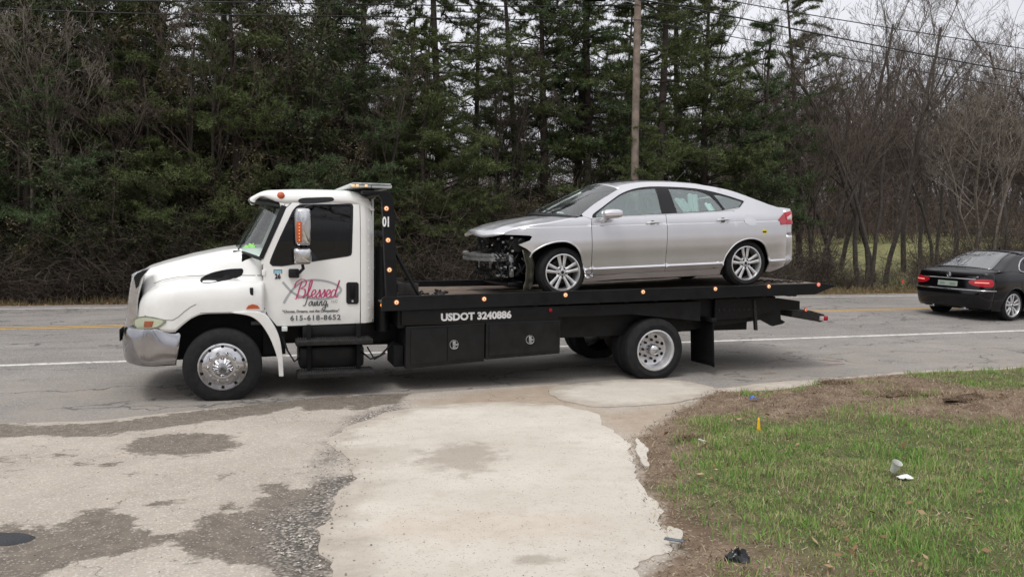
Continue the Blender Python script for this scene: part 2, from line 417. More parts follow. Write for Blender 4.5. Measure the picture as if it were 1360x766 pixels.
for dirn, y in ((1, .0), (-1, WT)): truck_wheel(-.02, y, .408, 'front', dirn)
for dirn, y in ((1, .0), (-1, WT)):
    truck_wheel(5.68, y, .408, 'rear', dirn)
    o = bpy.data.objects.new('wheel', None); COL.objects.link(o); o.parent = truck; tyre((5.68, y + dirn * .29, .408), .445, .283, .25, o, dirn=dirn)

# ---- hood and front fenders in one shell
def lerp(a, b, t): return a + (b - a) * t
def hy0(x):  # how far the outer fender face stands in
    return .02 + .42 * max(0, (-.50 - x) / .48) ** 2.3 + .10 * max(0, (x - .12) / .34) ** 1.5
HT = [(-.98, 1.46), (-.90, 1.515), (-.72, 1.577), (-.39, 1.672), (-.035, 1.752), (.12, 1.775), (.46, 1.79)]
FT = [(-.98, 1.10), (-.93, 1.20), (-.85, 1.275), (-.70, 1.345), (-.50, 1.385), (-.15, 1.405), (.46, 1.405)]
LT = [(-.98, .90), (-.90, .865), (-.76, .845), (-.58, .825), (-.53, .83), (-.50, .86), (-.43, .925), (-.36, .98), (-.28, 1.02), (-.2, 1.035), (.19, 1.035), (.46, 1.04)]
def tab(T, x): return float(np.interp(x, [a for a, _ in T], [b for _, b in T]))
def hood_sec(x, s=1):
    y0 = hy0(x); zf = tab(FT, x); zh = tab(HT, x); zl = tab(LT, x); yh = lerp(.56, .30, (x + .98) / 1.44); f = max(0, min(1, (x + .98) / .10)) ** .5
    yr = max(yh - .05, y0 + .16)
    pts = [(y0, zl), (y0 + .0, (zl + zf - .2) / 2), (y0 + .005, zf - .18), (y0 + .03, zf - .09), (y0 + .075, zf - .03), (y0 + .14, zf), (max(y0 + .2, yh - .03), zf + .015), (max(y0 + .24, yh), zf + .05),
           (yh + .16 - .10 * f, zh - .14), (yh + .16 - .05 * f, zh - .07), (yh + .2, zh - .02), (yh + .32, zh + .005), (1.2, zh + .03)]
    pts = cr(pts, 3); 
    return [(x, y, z) for y, z in pts] + [(x, WT - y, z) for y, z in reversed(pts[:-1])]
xs = sorted(set(list(np.linspace(-.98, -.70, 9)) + list(np.linspace(-.70, .455, 28)) + [-.53, -.50, -.58]))
m = MB(); m.grid([hood_sec(float(x)) for x in xs])
hood = m.build('hood', mm('white'), truck, sharp=60)
solid(hood, .012, (0, 1.2, .6))
# vent in the hood side, on the real surface
def hood_y(x, z):
    sec = hood_sec(x); n = len(sec) // 2 + 1; return float(np.interp(z, [sec[i][2] for i in range(n)], [sec[i][1] for i in range(n)]))
def hood_fn(x, z): return (x, hood_y(x, z), z)
vent = [T1(a, b, .33) for a, b in [(270, 350), (300, 333), (350, 321), (385, 318), (400, 319), (400, 332), (385, 344), (330, 354), (285, 358)]]
m = MB(); panel(m, cr(vent, 3, True), hood_fn, .006, step=.04, thick=.02); m.build('vent', mm('blackm'), hood)
m = MB(); m.tube([hood_fn(x, tab(FT, x) + .055) for x in np.linspace(-.80, .44, 24)], .004, 5); m.build('seam', mm('trim'), hood)
fl = [T1(a, b, .05) for a, b in [(410, 441), (417, 431), (430, 427), (445, 431), (452, 441)]]
m = MB(); panel(m, fl, hood_fn, .012, step=.04, thick=.012); m.build('side_marker', mm('amberoff'), hood)
# ---- wheel arch flare behind the tyre
outl = cr([(.10, 1.05), (.32, 1.055), (.42, 1.035), (.50, .975), (.61, .772), (.655, .52), (.668, .26)], 5)
inn = cr([(.615, .26), (.60, .45), (.565, .59), (.50, .756), (.40, .915), (.28, 1.0), (.10, 1.035)], 5)
m = MB(); m.prism(outl + inn, .01, .30, .008); fl_ = m.build('fender_flare', mm('white'), truck)
m = MB(); m.prism(outl + inn, WT - .30, WT - .01, .008); m.build('fender_flare', mm('white'), truck)
# ---- dark wheel housing and chassis
m = MB()
m.box(-.72, .62, .36, .42, .45, 1.12); m.box(-.72, .62, WT - .42, WT - .36, .45, 1.12); m.box(-.60, .42, .16, .40, 1.06, 1.10); m.box(-.60, .42, WT - .40, WT - .16, 1.06, 1.10)
m.box(.44, .70, .22, WT - .22, .50, .95)
m.build('wheel_housing', mm('blackm'), truck)
m = MB(); m.box(-.85, 7.7, .78, .90, .55, .80); m.box(-.85, 7.7, WT - .90, WT - .78, .55, .80)
for x in (.3, 1.6, 3.0, 4.4, 5.2, 6.2, 7.2): m.box(x, x + .1, .85, WT - .85, .56, .76)
m.build('frame_rail', mm('black'), truck)
m = MB(); m.tube([(-.02, .2, .44), (-.02, WT - .2, .44)], .06, 12); m.box(-.1, .06, .5, WT - .5, .36, .5, .02); m.build('front_axle', mm('iron'), truck)
m = MB(); m.tube([(5.68, .3, .44), (5.68, WT - .3, .44)], .075, 12); m.lathe([(0, -.25), (.14, -.22), (.21, -.1), (.22, .05), (.15, .2), (0, .25)], (5.68, 1.2, .44), 24)
m.box(5.1, 6.3, .62, .72, .5, .58); m.box(5.1, 6.3, WT - .72, WT - .62, .5, .58); m.build('rear_axle', mm('iron'), truck)
m = MB(); m.box(-.5, .9, .9, 1.5, .55, 1.35, .03); m.box(.9, 2.3, 1.05, 1.35, .45, .8, .03); m.tube([(2.3, 1.2, .6), (5.6, 1.2, .5)], .05, 10); m.build('engine', mm('iron'), truck)
# ---- grille
m = MB(); g = cr([(-.885, 1.50), (-.99, 1.485), (-1.035, 1.40), (-1.062, 1.25), (-1.08, 1.10), (-1.10, .95), (-1.12, .84), (-1.0, .84), (-.97, .95), (-.965, 1.15), (-.93, 1.32)], 3, True)
m.prism(g, .44, .56, .015); m.prism(g, WT - .56, WT - .44, .015)
m.prism([(-.98, 1.50), (-1.045, 1.46), (-1.05, 1.38), (-.98, 1.38)], .56, WT - .56, .01); m.prism([(-.98, .95), (-1.10, .95), (-1.11, .86), (-.98, .86)], .56, WT - .56, .01)
grille = m.build('grille', mm('chrome'), truck)
m = MB(); m.prism([(-.94, 1.40), (-1.0, 1.40), (-1.06, .93), (-.94, .93)], .55, WT - .55); m.build('grille_mesh', mm('blackm'), grille)
for i in range(4):
    zz = 1.04 + i * .09; m = MB(); m.box(-1.085 + (zz - 1) * .12, -1.03 + (zz - 1) * .12, .55, WT - .55, zz - .012, zz + .012, .005); m.build('grille_bar', mm('chrome'), grille)
m = MB(); m.prism([(-.84, 1.54), (-.965, 1.49), (-1.005, 1.44), (-.985, 1.30), (-.955, 1.33), (-.93, 1.42)], .425, .60, .006); m.build('reflection_wedge', mm('trim'), grille)  # black wedge paints the dark reflection in the chrome nose
# ---- headlights
hl = cr([T1(a, b, .20) for a, b in [(60, 478), (90, 466), (130, 464), (168, 471), (160, 484), (140, 497), (105, 508), (75, 511), (61, 500)]], 3, True)
def nose_y(x): 
    return hy0(x) if x > -.88 else hy0(-.88) + (-.88 - x) * .8
def nose_fn(x, z): return (x, nose_y(x) + .0, z)
for mir in (None, WT):
    m = MB(); panel(m, hl, nose_fn, .010, step=.04, thick=.05); h_ = m.build('headlight', mm('alum'), truck, mirror=mir)
    c = [sum(p[k] for p in hl) / len(hl) for k in (0, 1)]
    m = MB(); panel(m, [(c[0] + (a - c[0]) * .86, c[1] + (b - c[1]) * .8) for a, b in hl], nose_fn, .016, step=.04, thick=.006); m.build('reflector', mm('beige'), h_, mirror=mir)
    m = MB(); panel(m, [T1(a, b, .16) for a, b in [(100, 481), (130, 477), (124, 496), (97, 499)]], nose_fn, .022, step=.04, thick=.006); m.build('turn_signal', mm('amberoff'), h_, mirror=mir)
    m = MB(); panel(m, hl, nose_fn, .030, step=.04, thick=.004); m.build('lens', mm('lens'), h_, mirror=mir)
# ---- bumper, wraps round the front
plan = cr([(-.50, .035), (-.72, .045), (-.90, .085), (-1.03, .19), (-1.12, .40), (-1.17, .75), (-1.18, 1.2)], 5)
plan = plan + [(x, WT - y) for x, y in reversed(plan[:-1])]
P = []
for i, (z, o) in enumerate([(.43, .07), (.45, .02), (.50, 0), (.62, -.01), (.70, -.012), (.76, 0), (.83, .012), (.86, .03), (.865, .09)]):
    row = []
    for j, (x, y) in enumerate(plan):
        s = j / (len(plan) - 1); e = min(s, 1 - s); zz = z - (.055 if z > .6 else 0) * max(0, 1 - e * 9); sx = x - max(0, 1 - e * 12) * (.66 - z) * .13 * -1 * -1
        d = Vector((x - -.2, y - 1.2)); d = Vector((-1 if e > .12 else -e / .12, (1 if s > .5 else -1) * max(0, 1 - e / .14))); d.normalize()
        row.append((sx - d.x * o, y - d.y * o, zz))
    P.append(row)
m = MB(); m.grid(P); bump = m.build('bumper', mm('bumper'), truck, sharp=35)
solid(bump, .01, (-.3, 1.2, .65))
m = MB(); m.box(-1.20, -1.185, .62, .92, .66, .80, .004); m.build('plate_bracket', mm('blackm'), bump)
m = MB(); m.box(-1.05, -.5, .35, WT - .35, .5, .84); m.build('bumper_mount', mm('blackm'), truck)

# ---- cab
def cy_(x, z):
    return .20 + .025 * max(0, (z - 1.2) / 1.1) + .04 * max(0, (z - 2.0) / .35) ** 2 + .10 * max(0, (x - 1.66) / .12) ** 2 + .012 * max(0, (.98 - z) / .15)
def cab_fn(x, z): return (x, cy_(x, z), z)
DW = cr([(.548, 1.612), (.545, 1.66), (.66, 1.94), (.80, 2.24)], 3)[:-1] + cr([(.80, 2.24), (.84, 2.29), (.90, 2.325)], 3)[:-1] + [(1.47, 2.343), (1.50, 2.335), (1.508, 2.31), (1.488, 1.75), (1.478, 1.722), (1.445, 1.708), (.68, 1.588), (.57, 1.59)]
DO = [(.447, 1.64), (.443, 1.11), (.50, .98), (.60, .852), (.70, .848), (1.599, .862), (1.604, 1.2), (1.603, 2.38), (1.57, 2.42), (.90, 2.40), (.80, 2.36), (.72, 2.28)]
for mir in (None, WT):
    m = MB(); panel(m, DO, cab_fn, .004, holes=[DW], step=.07, thick=.04); door = m.build('door', mm('white'), truck, mirror=mir)
    if mir is None: door_near = door
    # glass with a rubber seal
    cx, cz = 1.05, 1.97
    m = MB(); panel(m, [(cx + (a - cx) * 1.035, cz + (b - cz) * 1.03) for a, b in DW], cab_fn, .007, holes=[[(cx + (a - cx) * .975, cz + (b - cz) * .975) for a, b in DW]], step=.08, thick=.02); m.build('window_seal', mm('trim'), door, mirror=mir)
    m = MB(); panel(m, DW, cab_fn, -.012, step=.1, thick=.004); m.build('window_pane', mm('glassd'), door, mirror=mir)
    m = MB(); panel(m, [(.905, 1.61), (.94, 1.615), (.94, 2.335), (.905, 2.33)], cab_fn, .002, step=.1, thick=.02); m.build('window_divider', mm('trim'), door, mirror=mir)
    # rear cab corner and front pillar
    m = MB(); panel(m, [(1.612, .862), (1.72, .865), (1.786, .868), (1.786, 2.30), (1.76, 2.38), (1.70, 2.42), (1.611, 2.42)], cab_fn, .004, step=.05, thick=.04); m.build('cab_corner', mm('white'), truck, mirror=mir)
    m = MB(); panel(m, [(.425, 1.60), (.440, 1.60), (.712, 2.285), (.795, 2.37), (.90, 2.41), (1.60, 2.43), (1.60, 2.46), (.6, 2.46), (.66, 2.30), (.43, 1.74)], cab_fn, -.005, step=.06, thick=.05); m.build('pillar', mm('white'), truck, mirror=mir)
    m = MB(); panel(m, [(.40, 1.69), (.445, 1.66), (.725, 2.30), (.665, 2.32)], cab_fn, .006, step=.06, thick=.05); m.build('windshield_seal', mm('trim'), truck, mirror=mir)
    m = MB(); panel(m, cr([T1(a, b, .2) for a, b in [(572, 108), (585, 101), (625, 99), (670, 98), (682, 102), (678, 110), (640, 115), (600, 117), (580, 116)]], 3, True), cab_fn, .02, step=.05, thick=.02); m.build('drip_guard', mm('trim'), door, mirror=mir)
    hp = [T1(a, b, .2) for a, b in [(719, 364), (724, 359), (752, 359), (757, 364), (757, 420), (752, 426), (724, 426), (719, 420)]]
    m = MB(); panel(m, hp, cab_fn, .016, step=.05, thick=.02); hnd = m.build('handle', mm('trim'), door, mirror=mir)
    hx = [p[0] for p in hp]; hz = [p[1] for p in hp]; hc = sum(hx) / 8; y_ = cy_(hc, 1.2)
    m = MB(); m.box(hc - .03, hc + .03, y_ - .04, y_ - .02, max(hz) - .20, max(hz) - .03, .008); m.box(hc - .02, hc + .02, y_ - .045, y_ - .02, max(hz) - .15, max(hz) - .05, .006); m.build('paddle', mm('blackm'), hnd, mirror=mir)
    m = MB(); m.lathe([(0, 0), (.014, .001), (.016, .01)], (hc, y_ - .03, min(hz) + .04), 12); m.build('lock', mm('chrome'), hnd, mirror=mir)
    m = MB(); panel(m, [(.60, .83), (1.786, .845), (1.786, .862), (.60, .845)], cab_fn, -.003, step=.1, thick=.06); m.build('sill', mm('trim'), truck, mirror=mir)
# roof cap: profile along x, rounded towards both sides
RT = [(.30, 2.375), (.305, 2.405), (.35, 2.435), (.46, 2.49), (.60, 2.508), (1.0, 2.525), (1.45, 2.525), (1.60, 2.505), (1.70, 2.46), (1.755, 2.39), (1.786, 2.29)]
rows = []
for y, dz, dx in [(.262, -.17, .06), (.265, -.12, .03), (.275, -.08, .01), (.30, -.045, 0), (.36, -.015, 0), (.48, 0, 0), (.8, .015, -.01), (1.2, .02, -.02)]:
    rows.append([(x + dx * max(0, (.5 - x) / .2), y + max(0, .42 - x) * .3, max(z + dz * min(1, max(.25, (x - .30) / .35)), 2.30 if x > .6 else 2.345)) for x, z in cr(RT, 3)])
rows = rows + [[(x, WT - y, z) for x, y, z in r_] for r_ in reversed(rows[:-1])]
m = MB(); m.grid(rows); roof = m.build('roof', mm('white'), truck, sharp=60); solid(roof, .03, (1.1, 1.2, 1.5))
m = MB(); m.prism([(.31, 2.37), (.72, 2.32), (.72, 2.36), (.33, 2.405)], .35, WT - .35); m.build('visor_underside', mm('trim'), roof)
for y in (.28, 2.12):
    if y in (.28, 2.12):
        s = 1 if y < 1 else -1
        m = MB(); m.lathe([(0, -.03 * s), (.03, -.025 * s), (.045, -.01 * s), (.05, .02 * s)], (.66, y, 2.43), 16)
    else: m = MB(); m.lathe([(0, .012), (.03, .010), (.045, .0), (.05, -.02)], (.62, y, 2.522), 16, axis='z')
    m.build('clearance_light', mm('amberoff'), roof)
m = MB()
for s in (1,):
    m.grid([[(1.786, y, z) for y in np.linspace(.30, WT - .30, 8)] for z in np.linspace(.86, 2.42, 8)])
rb = m.build('cab_back', mm('white'), truck); q = rb.modifiers.new('thickness', 'SOLIDIFY'); q.thickness = .02
# windshield
lft = [(.425, cy_(.44, 1.66) + .012, 1.66), (.57, .25, 2.0), (.705, .275, 2.315)]; rgt = [(a, WT - b, c) for a, b, c in lft]
bot = cr([lft[0], (.24, .42, 1.72), (.12, .8, 1.745), (.09, 1.2, 1.75)], 4); bot = bot + [(a, WT - b, c) for a, b, c in reversed(bot[:-1])]
top = cr([lft[2], (.56, .45, 2.34), (.47, .8, 2.365), (.45, 1.2, 2.37)], 4); top = top + [(a, WT - b, c) for a, b, c in reversed(top[:-1])]
m = MB(); m.grid(coons(bot, top, lft, rgt, 20, 8)); m.build('windshield', mm('wglass'), truck)
ci = [(a + .012, b, c) for a, b, c in bot]
m = MB(); m.tube(ci, .022, 6); m.tube([(a + .01, b, c) for a, b, c in top], .022, 6); m.build('windshield_frame', mm('trim'), truck)
for (a, b) in (((.16, .55, 1.77), (.25, 1.12, 1.93)), ((.11, 1.3, 1.77), (.24, 1.9, 1.93))):
    m = MB(); m.tube([a, ((a[0] + b[0]) / 2 - .02, (a[1] + b[1]) / 2, (a[2] + b[2]) / 2 - .05), b], .009, 5); m.build('wiper', mm('trim'), truck)
m = MB(); m.prism([(.10, 1.755), (.30, 1.745), (.44, 1.68), (.44, 1.60), (.10, 1.70)], .52, WT - .52, .004); m.build('cowl', mm('trim'), truck)
# interior
m = MB(); m.box(.50, .82, .32, WT - .32, .9, 1.60, .03); m.prism([(.20, 1.72), (.52, 1.60), (.52, 1.50), (.2, 1.6)], .4, WT - .4); m.build('dashboard', mm('blackm'), truck)
for y in (.40, 1.45):
    o = bpy.data.objects.new('cab_seat', None); COL.objects.link(o); o.parent = truck
    m = MB(); m.box(1.0, 1.5, y, y + .5, 1.18, 1.36, .05); m.build('cushion', mm('seat'), o)
    m = MB(); m.prism([(1.42, 1.3), (1.56, 1.3), (1.68, 2.02), (1.58, 2.05)], y, y + .5, .03); m.build('backrest', mm('seat'), o)
m = MB(); m.grid([[(.93 + .2 * math.cos(a) * .5 + .02 * math.cos(b_) , .68 + .2 * math.sin(a) + .0, 1.70 + .2 * math.cos(a) * .8 + .016 * math.sin(b_)) for b_ in np.linspace(0, 2 * math.pi, 8, endpoint=False)] for a in np.linspace(0, 2 * math.pi, 24, endpoint=False)], True, True, True)
m.tube([(.93, .68, 1.70), (.75, .68, 1.55)], .02, 6); m.build('steering_wheel', mm('trim'), truck)
m = MB(); m.box(.3, 1.78, .28, WT - .28, .86, .90); m.box(1.72, 1.76, .30, WT - .30, .9, 2.36); m.box(.75, 1.7, .32, WT - .32, 2.38, 2.41); m.build('cab_lining', mm('seat'), truck)
# chrome mirrors
ym = -.02
for mir in (None, WT):
    o = bpy.data.objects.new('mirror', None); COL.objects.link(o); o.parent = truck
    a = T1(560, 130, ym); b = T1(612, 248, ym); c = T1(555, 252, ym); d = T1(614, 305, ym)
    def rbox(m, x0, x1, z0, z1, y0, y1, tp=0):
        P = []
        for (yy, k) in ((y0, .035), (y0 + .03, .008), ((y0 + y1) / 2, 0), (y1 - .02, .004), (y1, .02)):
            q = []
            for ang in np.linspace(0, 2 * math.pi, 24, endpoint=False):
                cx_, cz_ = math.cos(ang), math.sin(ang); sx_ = abs(cx_) ** .35 * (1 if cx_ > 0 else -1); sz_ = abs(cz_) ** .35 * (1 if cz_ > 0 else -1)
                t = (sz_ + 1) / 2; hw = (x1 - x0) / 2 - k - tp * (1 - t); q.append(((x0 + x1) / 2 + hw * sx_, yy, (z0 + z1) / 2 + ((z1 - z0) / 2 - k) * sz_))
            P.append(q)
        P = [[((x0 + x1) / 2, y0, (z0 + z1) / 2)] * 24] + P + [[((x0 + x1) / 2, y1, (z0 + z1) / 2)] * 24]
        m.grid(P, True, False, True)
    m = MB(); rbox(m, a[0], b[0], b[1], a[1], -.10, .06); m.build('upper_shell', mm('chrome'), o, mirror=mir, sharp=50)
    m = MB(); rbox(m, c[0], d[0], d[1], c[1], -.10, .06, .008); m.build('lower_shell', mm('chrome'), o, mirror=mir, sharp=50)
    p, q = T1(565, 172, -.1), T1(583, 237, -.1); m = MB(); m.box(p[0], q[0], -.118, -.098, q[1], p[1], .008); l_ = m.build('turn_signal', mm('amberoff'), o, mirror=mir)
    for k in range(6):
        zz = lerp(q[1] + .03, p[1] - .03, k / 5); m = MB(); m.box((p[0] + q[0]) / 2 - .006, (p[0] + q[0]) / 2 + .006, -.122, -.116, zz - .008, zz + .008); m.build('diode', mm('amber'), l_, mirror=mir)
    m = MB(); m.tube([(d[0] - .12, .0, d[1] + .05), (d[0] - .10, .02, d[1] - .05), (d[0] - .14, .10, d[1] - .10), (d[0] - .20, .19, d[1] - .12)], .02, 8)
    m.tube([(b[0] - .1, .0, a[1] - .02), (b[0] - .05, .02, a[1] + .02), (b[0] + .05, .2, a[1] + .04)], .014, 8); m.build('arm', mm('trim'), o, mirror=mir)
    p, q = T1(541, 318, .15), T1(575, 346, .15); m = MB(); m.box(p[0], q[0], .13, .205, q[1], p[1], .02); m.build('base', mm('trim'), o, mirror=mir)
# hinges, hood latch, seam and rivets
for z_ in (1.02, 1.50):
    y_ = cy_(.46, z_); MB().box(.43, .475, y_ - .016, y_ + .01, z_ - .035, z_ + .035, .006).build('hinge', mm('white'), door_near)
y_ = hood_y(.32, 1.30); MB().box(.29, .33, y_ - .022, y_ + .01, 1.24, 1.33, .006).build('hood_latch', mm('trim'), hood)
m = MB(); m.tube([hood_fn(x_, 1.045 + .0 * x_) for x_ in np.linspace(-.26, .08, 8)], .0035, 5); m.tube([(x_, hood_y(x_, tab(LT, x_) + .14) - .002, tab(LT, x_) + .14) for x_ in np.linspace(-.88, -.30, 10)], .003, 5); m.build('panel_seam', mm('seat'), hood, kind='stuff')
m = MB()
for i in range(14):
    z_ = .95 + i * .1; y_ = cy_(1.70, z_); m.lathe([(0, -.006), (.006, -.004), (.008, .001)], (1.715, y_, z_), 8)
m.build('rivet', mm('white'), truck, kind='stuff')
# decals on the near door
def dfn(x, z): return (x, cy_(x, z) - .006, z)
A = [T1(a, b, .2) for a, b in [(523, 358), (535, 372), (553, 390), (580, 403), (620, 410), (660, 410), (690, 398), (703, 383), (690, 368), (660, 357), (620, 352), (585, 358), (560, 375), (540, 400), (526, 424)]]
m = MB(); ribbon(m, A, dfn, .028, .001, 6, .1); m.build('fish_emblem', mm('grey'), door_near)
def script(name, L, x0, z0, s, mt, w, sp=1.0, shear=.12, off=.004):
    m = MB(); x = x0
    for adv, strokes in L:
        for st in strokes:
            ribbon(m, [(x + (a + shear * b) * s, z0 + b * s) for a, b in st], dfn, w, off, 6, .6)
        x += adv * s * sp
    return m.build(name, mt, door_near)
eL = (.62, [[(0, .2), (.45, .5), (.55, .85), (.32, 1.0), (.1, .6), (.15, .15), (.4, 0), (.68, .25)]])
sL = (.60, [[(-.02, .2), (.35, .7), (.42, 1.02), (.52, .5), (.42, .08), (.15, .0), (.06, .18)], [(.40, .05), (.62, .25)]])
BL = [(1.55, [[(.85, 2.15), (.62, 1.2), (.42, .0), (.2, -.1)], [(.0, 1.3), (.15, 1.95), (.8, 2.35), (1.35, 2.1), (1.25, 1.5), (.75, 1.15)], [(.75, 1.15), (1.3, 1.05), (1.35, .4), (.9, .0), (.45, .1), (.35, .35)]]),
      (.58, [[(-.05, .25), (.35, 1.0), (.55, 2.0), (.42, 2.25), (.25, 1.7), (.2, .4), (.35, 0), (.62, .25)]]), eL, sL, sL, eL,
      (1.0, [[(.62, .85), (.38, 1.0), (.1, .6), (.12, .1), (.38, .05), (.62, .6), (.95, 2.2)], [(.95, 2.2), (.70, 1.0), (.62, .3), (.75, 0), (1.0, .25)]])]
p0 = T1(556, 407, .2); p1 = T1(702, 364, .2); tot = sum(a for a, _ in BL); s_b = (p1[0] - p0[0] - .01) / (tot + .25)
script('lettering', BL, p0[0], p0[1], s_b, mm('pink'), .0165)
TWL = [(1.15, [[(-.1, 1.6), (.3, 2.1), (1.35, 2.0)], [(.8, 2.0), (.62, .8), (.35, 0), (0, .15)]]),
       (.75, [[(.45, 1), (.1, .6), (.15, .05), (.5, .15), (.6, .75), (.4, 1.0), (.8, .9)]]),
       (1.05, [[(0, .95), (.08, .2), (.3, .02), (.5, .85), (.55, .1), (.78, .08), (.9, .95), (1.1, .85)]]),
       (.42, [[(0, .9), (.05, .15), (.22, 0), (.4, .3)], [(.12, 1.35), (.16, 1.45)]]),
       (.78, [[(0, 0), (.08, .95)], [(.08, .5), (.4, 1.0), (.45, .2), (.6, 0), (.8, .3)]]),
       (.8, [[(.6, .9), (.3, 1.0), (.08, .5), (.25, .05), (.55, .45), (.62, .9)], [(.62, .9), (.5, -.6), (.2, -.95), (-.05, -.6), (.5, -.1), (1.0, .4)]]),
       (.3, [[(.2, .1), (.1, -.25)]])]
p0 = T1(585, 432, .2); p1 = T1(664, 414, .2); tot = sum(a for a, _ in TWL); s_b = (p1[0] - p0[0]) / tot
script('lettering', TWL, p0[0], p0[1], s_b, mm('dgrey'), .013)
def dtext(s, a, b, h, mt, xs=1, bold=0, shear=0, space=1):
    p = T1(a, b, .2); return text(s, h, side(p[0], cy_(*p) - .010, p[1]), mt, door_near, xs=xs, bold=bold, shear=shear, space=space)
dtext('LLC', 672, 421, .05, mm('grey'), .9, 0, .2)
dtext('"Choose, Dreams, not the Competition"', 522, 453, .046, mm('dgrey'), .90, .0012)
dtext('615-618-8652', 546, 477, .088, mm('dgrey'), 1.08, .002, 0, 1.14)
p, q = T1(497, 322, .2), T1(520, 350, .2); m = MB(); m.box(p[0] - .007, q[0] + .007, cy_(*p) - .005, cy_(*p), q[1] - .007, p[1] + .007); m.build('sticker_border', mm('trim'), door_near)
m = MB(); m.box(p[0], q[0], cy_(*p) - .007, cy_(*p), q[1], p[1]); st = m.build('inspection_sticker', mm('wtext'), door_near)
m = MB(); m.box(p[0], q[0], cy_(*p) - .009, cy_(*p) - .007, p[1] - .035, p[1]); m.build('sticker_band', mat('pale_blue_print', (.25, .5, .62), .5), door_near)
dtext('26', 499, 348, .085, mm('trim'), .8, .003)
# steps under the door
for (za, zb, x0, x1) in ((.625, .69, .81, 1.735), (.225, .30, .825, 1.75)):
    m = MB(); m.box(x0, x1, -.02, .24, za, zb, .01); st = m.build('step', mm('tread'), truck)
    m = MB()
    for i in range(30):
        for j in range(3):
            xx = x0 + .04 + i * (x1 - x0 - .08) / 29; m.lathe([(0, .012), (.008, .012), (.011, 0)], (xx, .02 + j * .09, zb), 6, axis='z')
            if j == 0: m.lathe([(0, -.008), (.006, -.008), (.009, 0)], (xx, -.02, (za + zb) / 2 + .015), 6)
    m.build('tread', mm('iron'), st, kind='stuff')
for x in (.95, 1.55): MB().box(x, x + .05, .10, .2, .28, .86, .005).build('step_bracket', mm('blackm'), truck)
m = MB(); m.box(.86, 1.66, .22, .75, .30, .58, .05); m.box(.9, 1.6, .2, .7, .66, .84, .02); m.build('battery_box', mm('black'), truck)
m = MB(); m.tube([(.62, .3, .86), (.72, .15, .55), (.80, .12, .42), (.86, .2, .45)], .012, 6); m.tube([(1.62, .2, .5), (1.72, .1, .42), (1.85, .15, .45), (2.05, .3, .6)], .012, 6); m.tube([(1.7, .25, .55), (1.8, .3, .38), (1.95, .35, .45)], .01, 6); m.build('hose', mm('trim'), truck)
m = MB(); m.box(.655, .72, .14, .2, .79, .845, .005); m.build('bracket_tab', mm('beige'), truck)
m = MB(); m.tube([(1.93, .5, .72), (1.93, .5, 1.82)], .10, 16); m.box(1.83, 2.05, .7, 1.7, .8, 1.5, .03); m.build('exhaust_stack', mm('black'), truck)

# ---- bed
def railz(x): return 1.211 + (x - 1.84) * .0185
bed = bpy.data.objects.new('flatbed', None); COL.objects.link(bed); bed.parent = truck
for y0, y1 in ((-.04, .02), (WT + .02, WT + .08)):
    m = MB(); m.prism([(1.84, 1.03), (1.84, railz(1.84) - .02), (1.87, railz(1.87)), (8.42, railz(8.42)), (8.70, railz(8.5) - .035), (8.30, 1.165), (7.8, 1.155)], y0, y1, .006); m.build('side_rail', mm('black'), bed)
def deckz(x): return float(np.interp(x, [1.85, 4.44, 8.6], [1.135, 1.15, 1.317]))
m = MB(); rows = [[(x, y, deckz(x)) for y in (.02, .6, 1.2, 1.8, WT + .02)] for x in np.linspace(1.86, 8.55, 14)]
m.grid(rows, False); dk = m.build('deck_plate', mm('deck'), bed); q = dk.modifiers.new('thickness', 'SOLIDIFY'); q.thickness = .02; q.offset = -1
m = MB()
for y in (.75, 1.65): m.prism([(1.9, .92), (1.9, 1.11), (8.0, 1.25), (8.2, 1.20), (7.9, 1.13)], y - .05, y + .05)
for x in np.linspace(2.1, 7.9, 14): m.box(x - .03, x + .03, .02, WT + .02, 1.02 + (x - 2) * .02, 1.10 + (x - 2) * .022)
m.build('cross_member', mm('black'), bed)
def marker(x, z, y=-.04, mt='glow', r=.026):
    o = bpy.data.objects.new('marker_light', None); COL.objects.link(o); o.parent = truck
    m = MB(); m.lathe([(r * .35, -.014), (r * .9, -.011), (r, 0)], (x, y, z), 16); m.build('lens', mm(mt), o)
    m = MB(); m.lathe([(0, -.018), (r * .25, -.017), (r * .38, -.012), (r * .38, 0)], (x, y, z), 12); m.lathe([(r, -.006), (r * 1.25, -.005), (r * 1.35, .002)], (x, y, z), 16); m.build('bezel', mm('amberoff'), o)
for px, py in [(526.6, 401.5), (643, 397), (751, 391.7), (854, 387.6), (950, 383.6), (1021, 380.4)]:
    a = TP(px, py, -.04); marker(a[0], a[1])
a = TP(1087, 378, -.04); marker(a[0], a[1], mt='pinkl')
a = TP(507.8, 405.3, .03); m = MB(); m.lathe([(0, -.02), (.02, -.012), (.025, .01)], (a[0], .03, a[1]), 12); m.build('side_marker', mm('amber'), truck)
a = TP(731, 411.6, .03); m = MB(); m.lathe([(0, -.006), (.024, -.005), (.026, .0)], (a[0], .028, a[1]), 12); m.build('side_reflector', mm('redl'), truck)
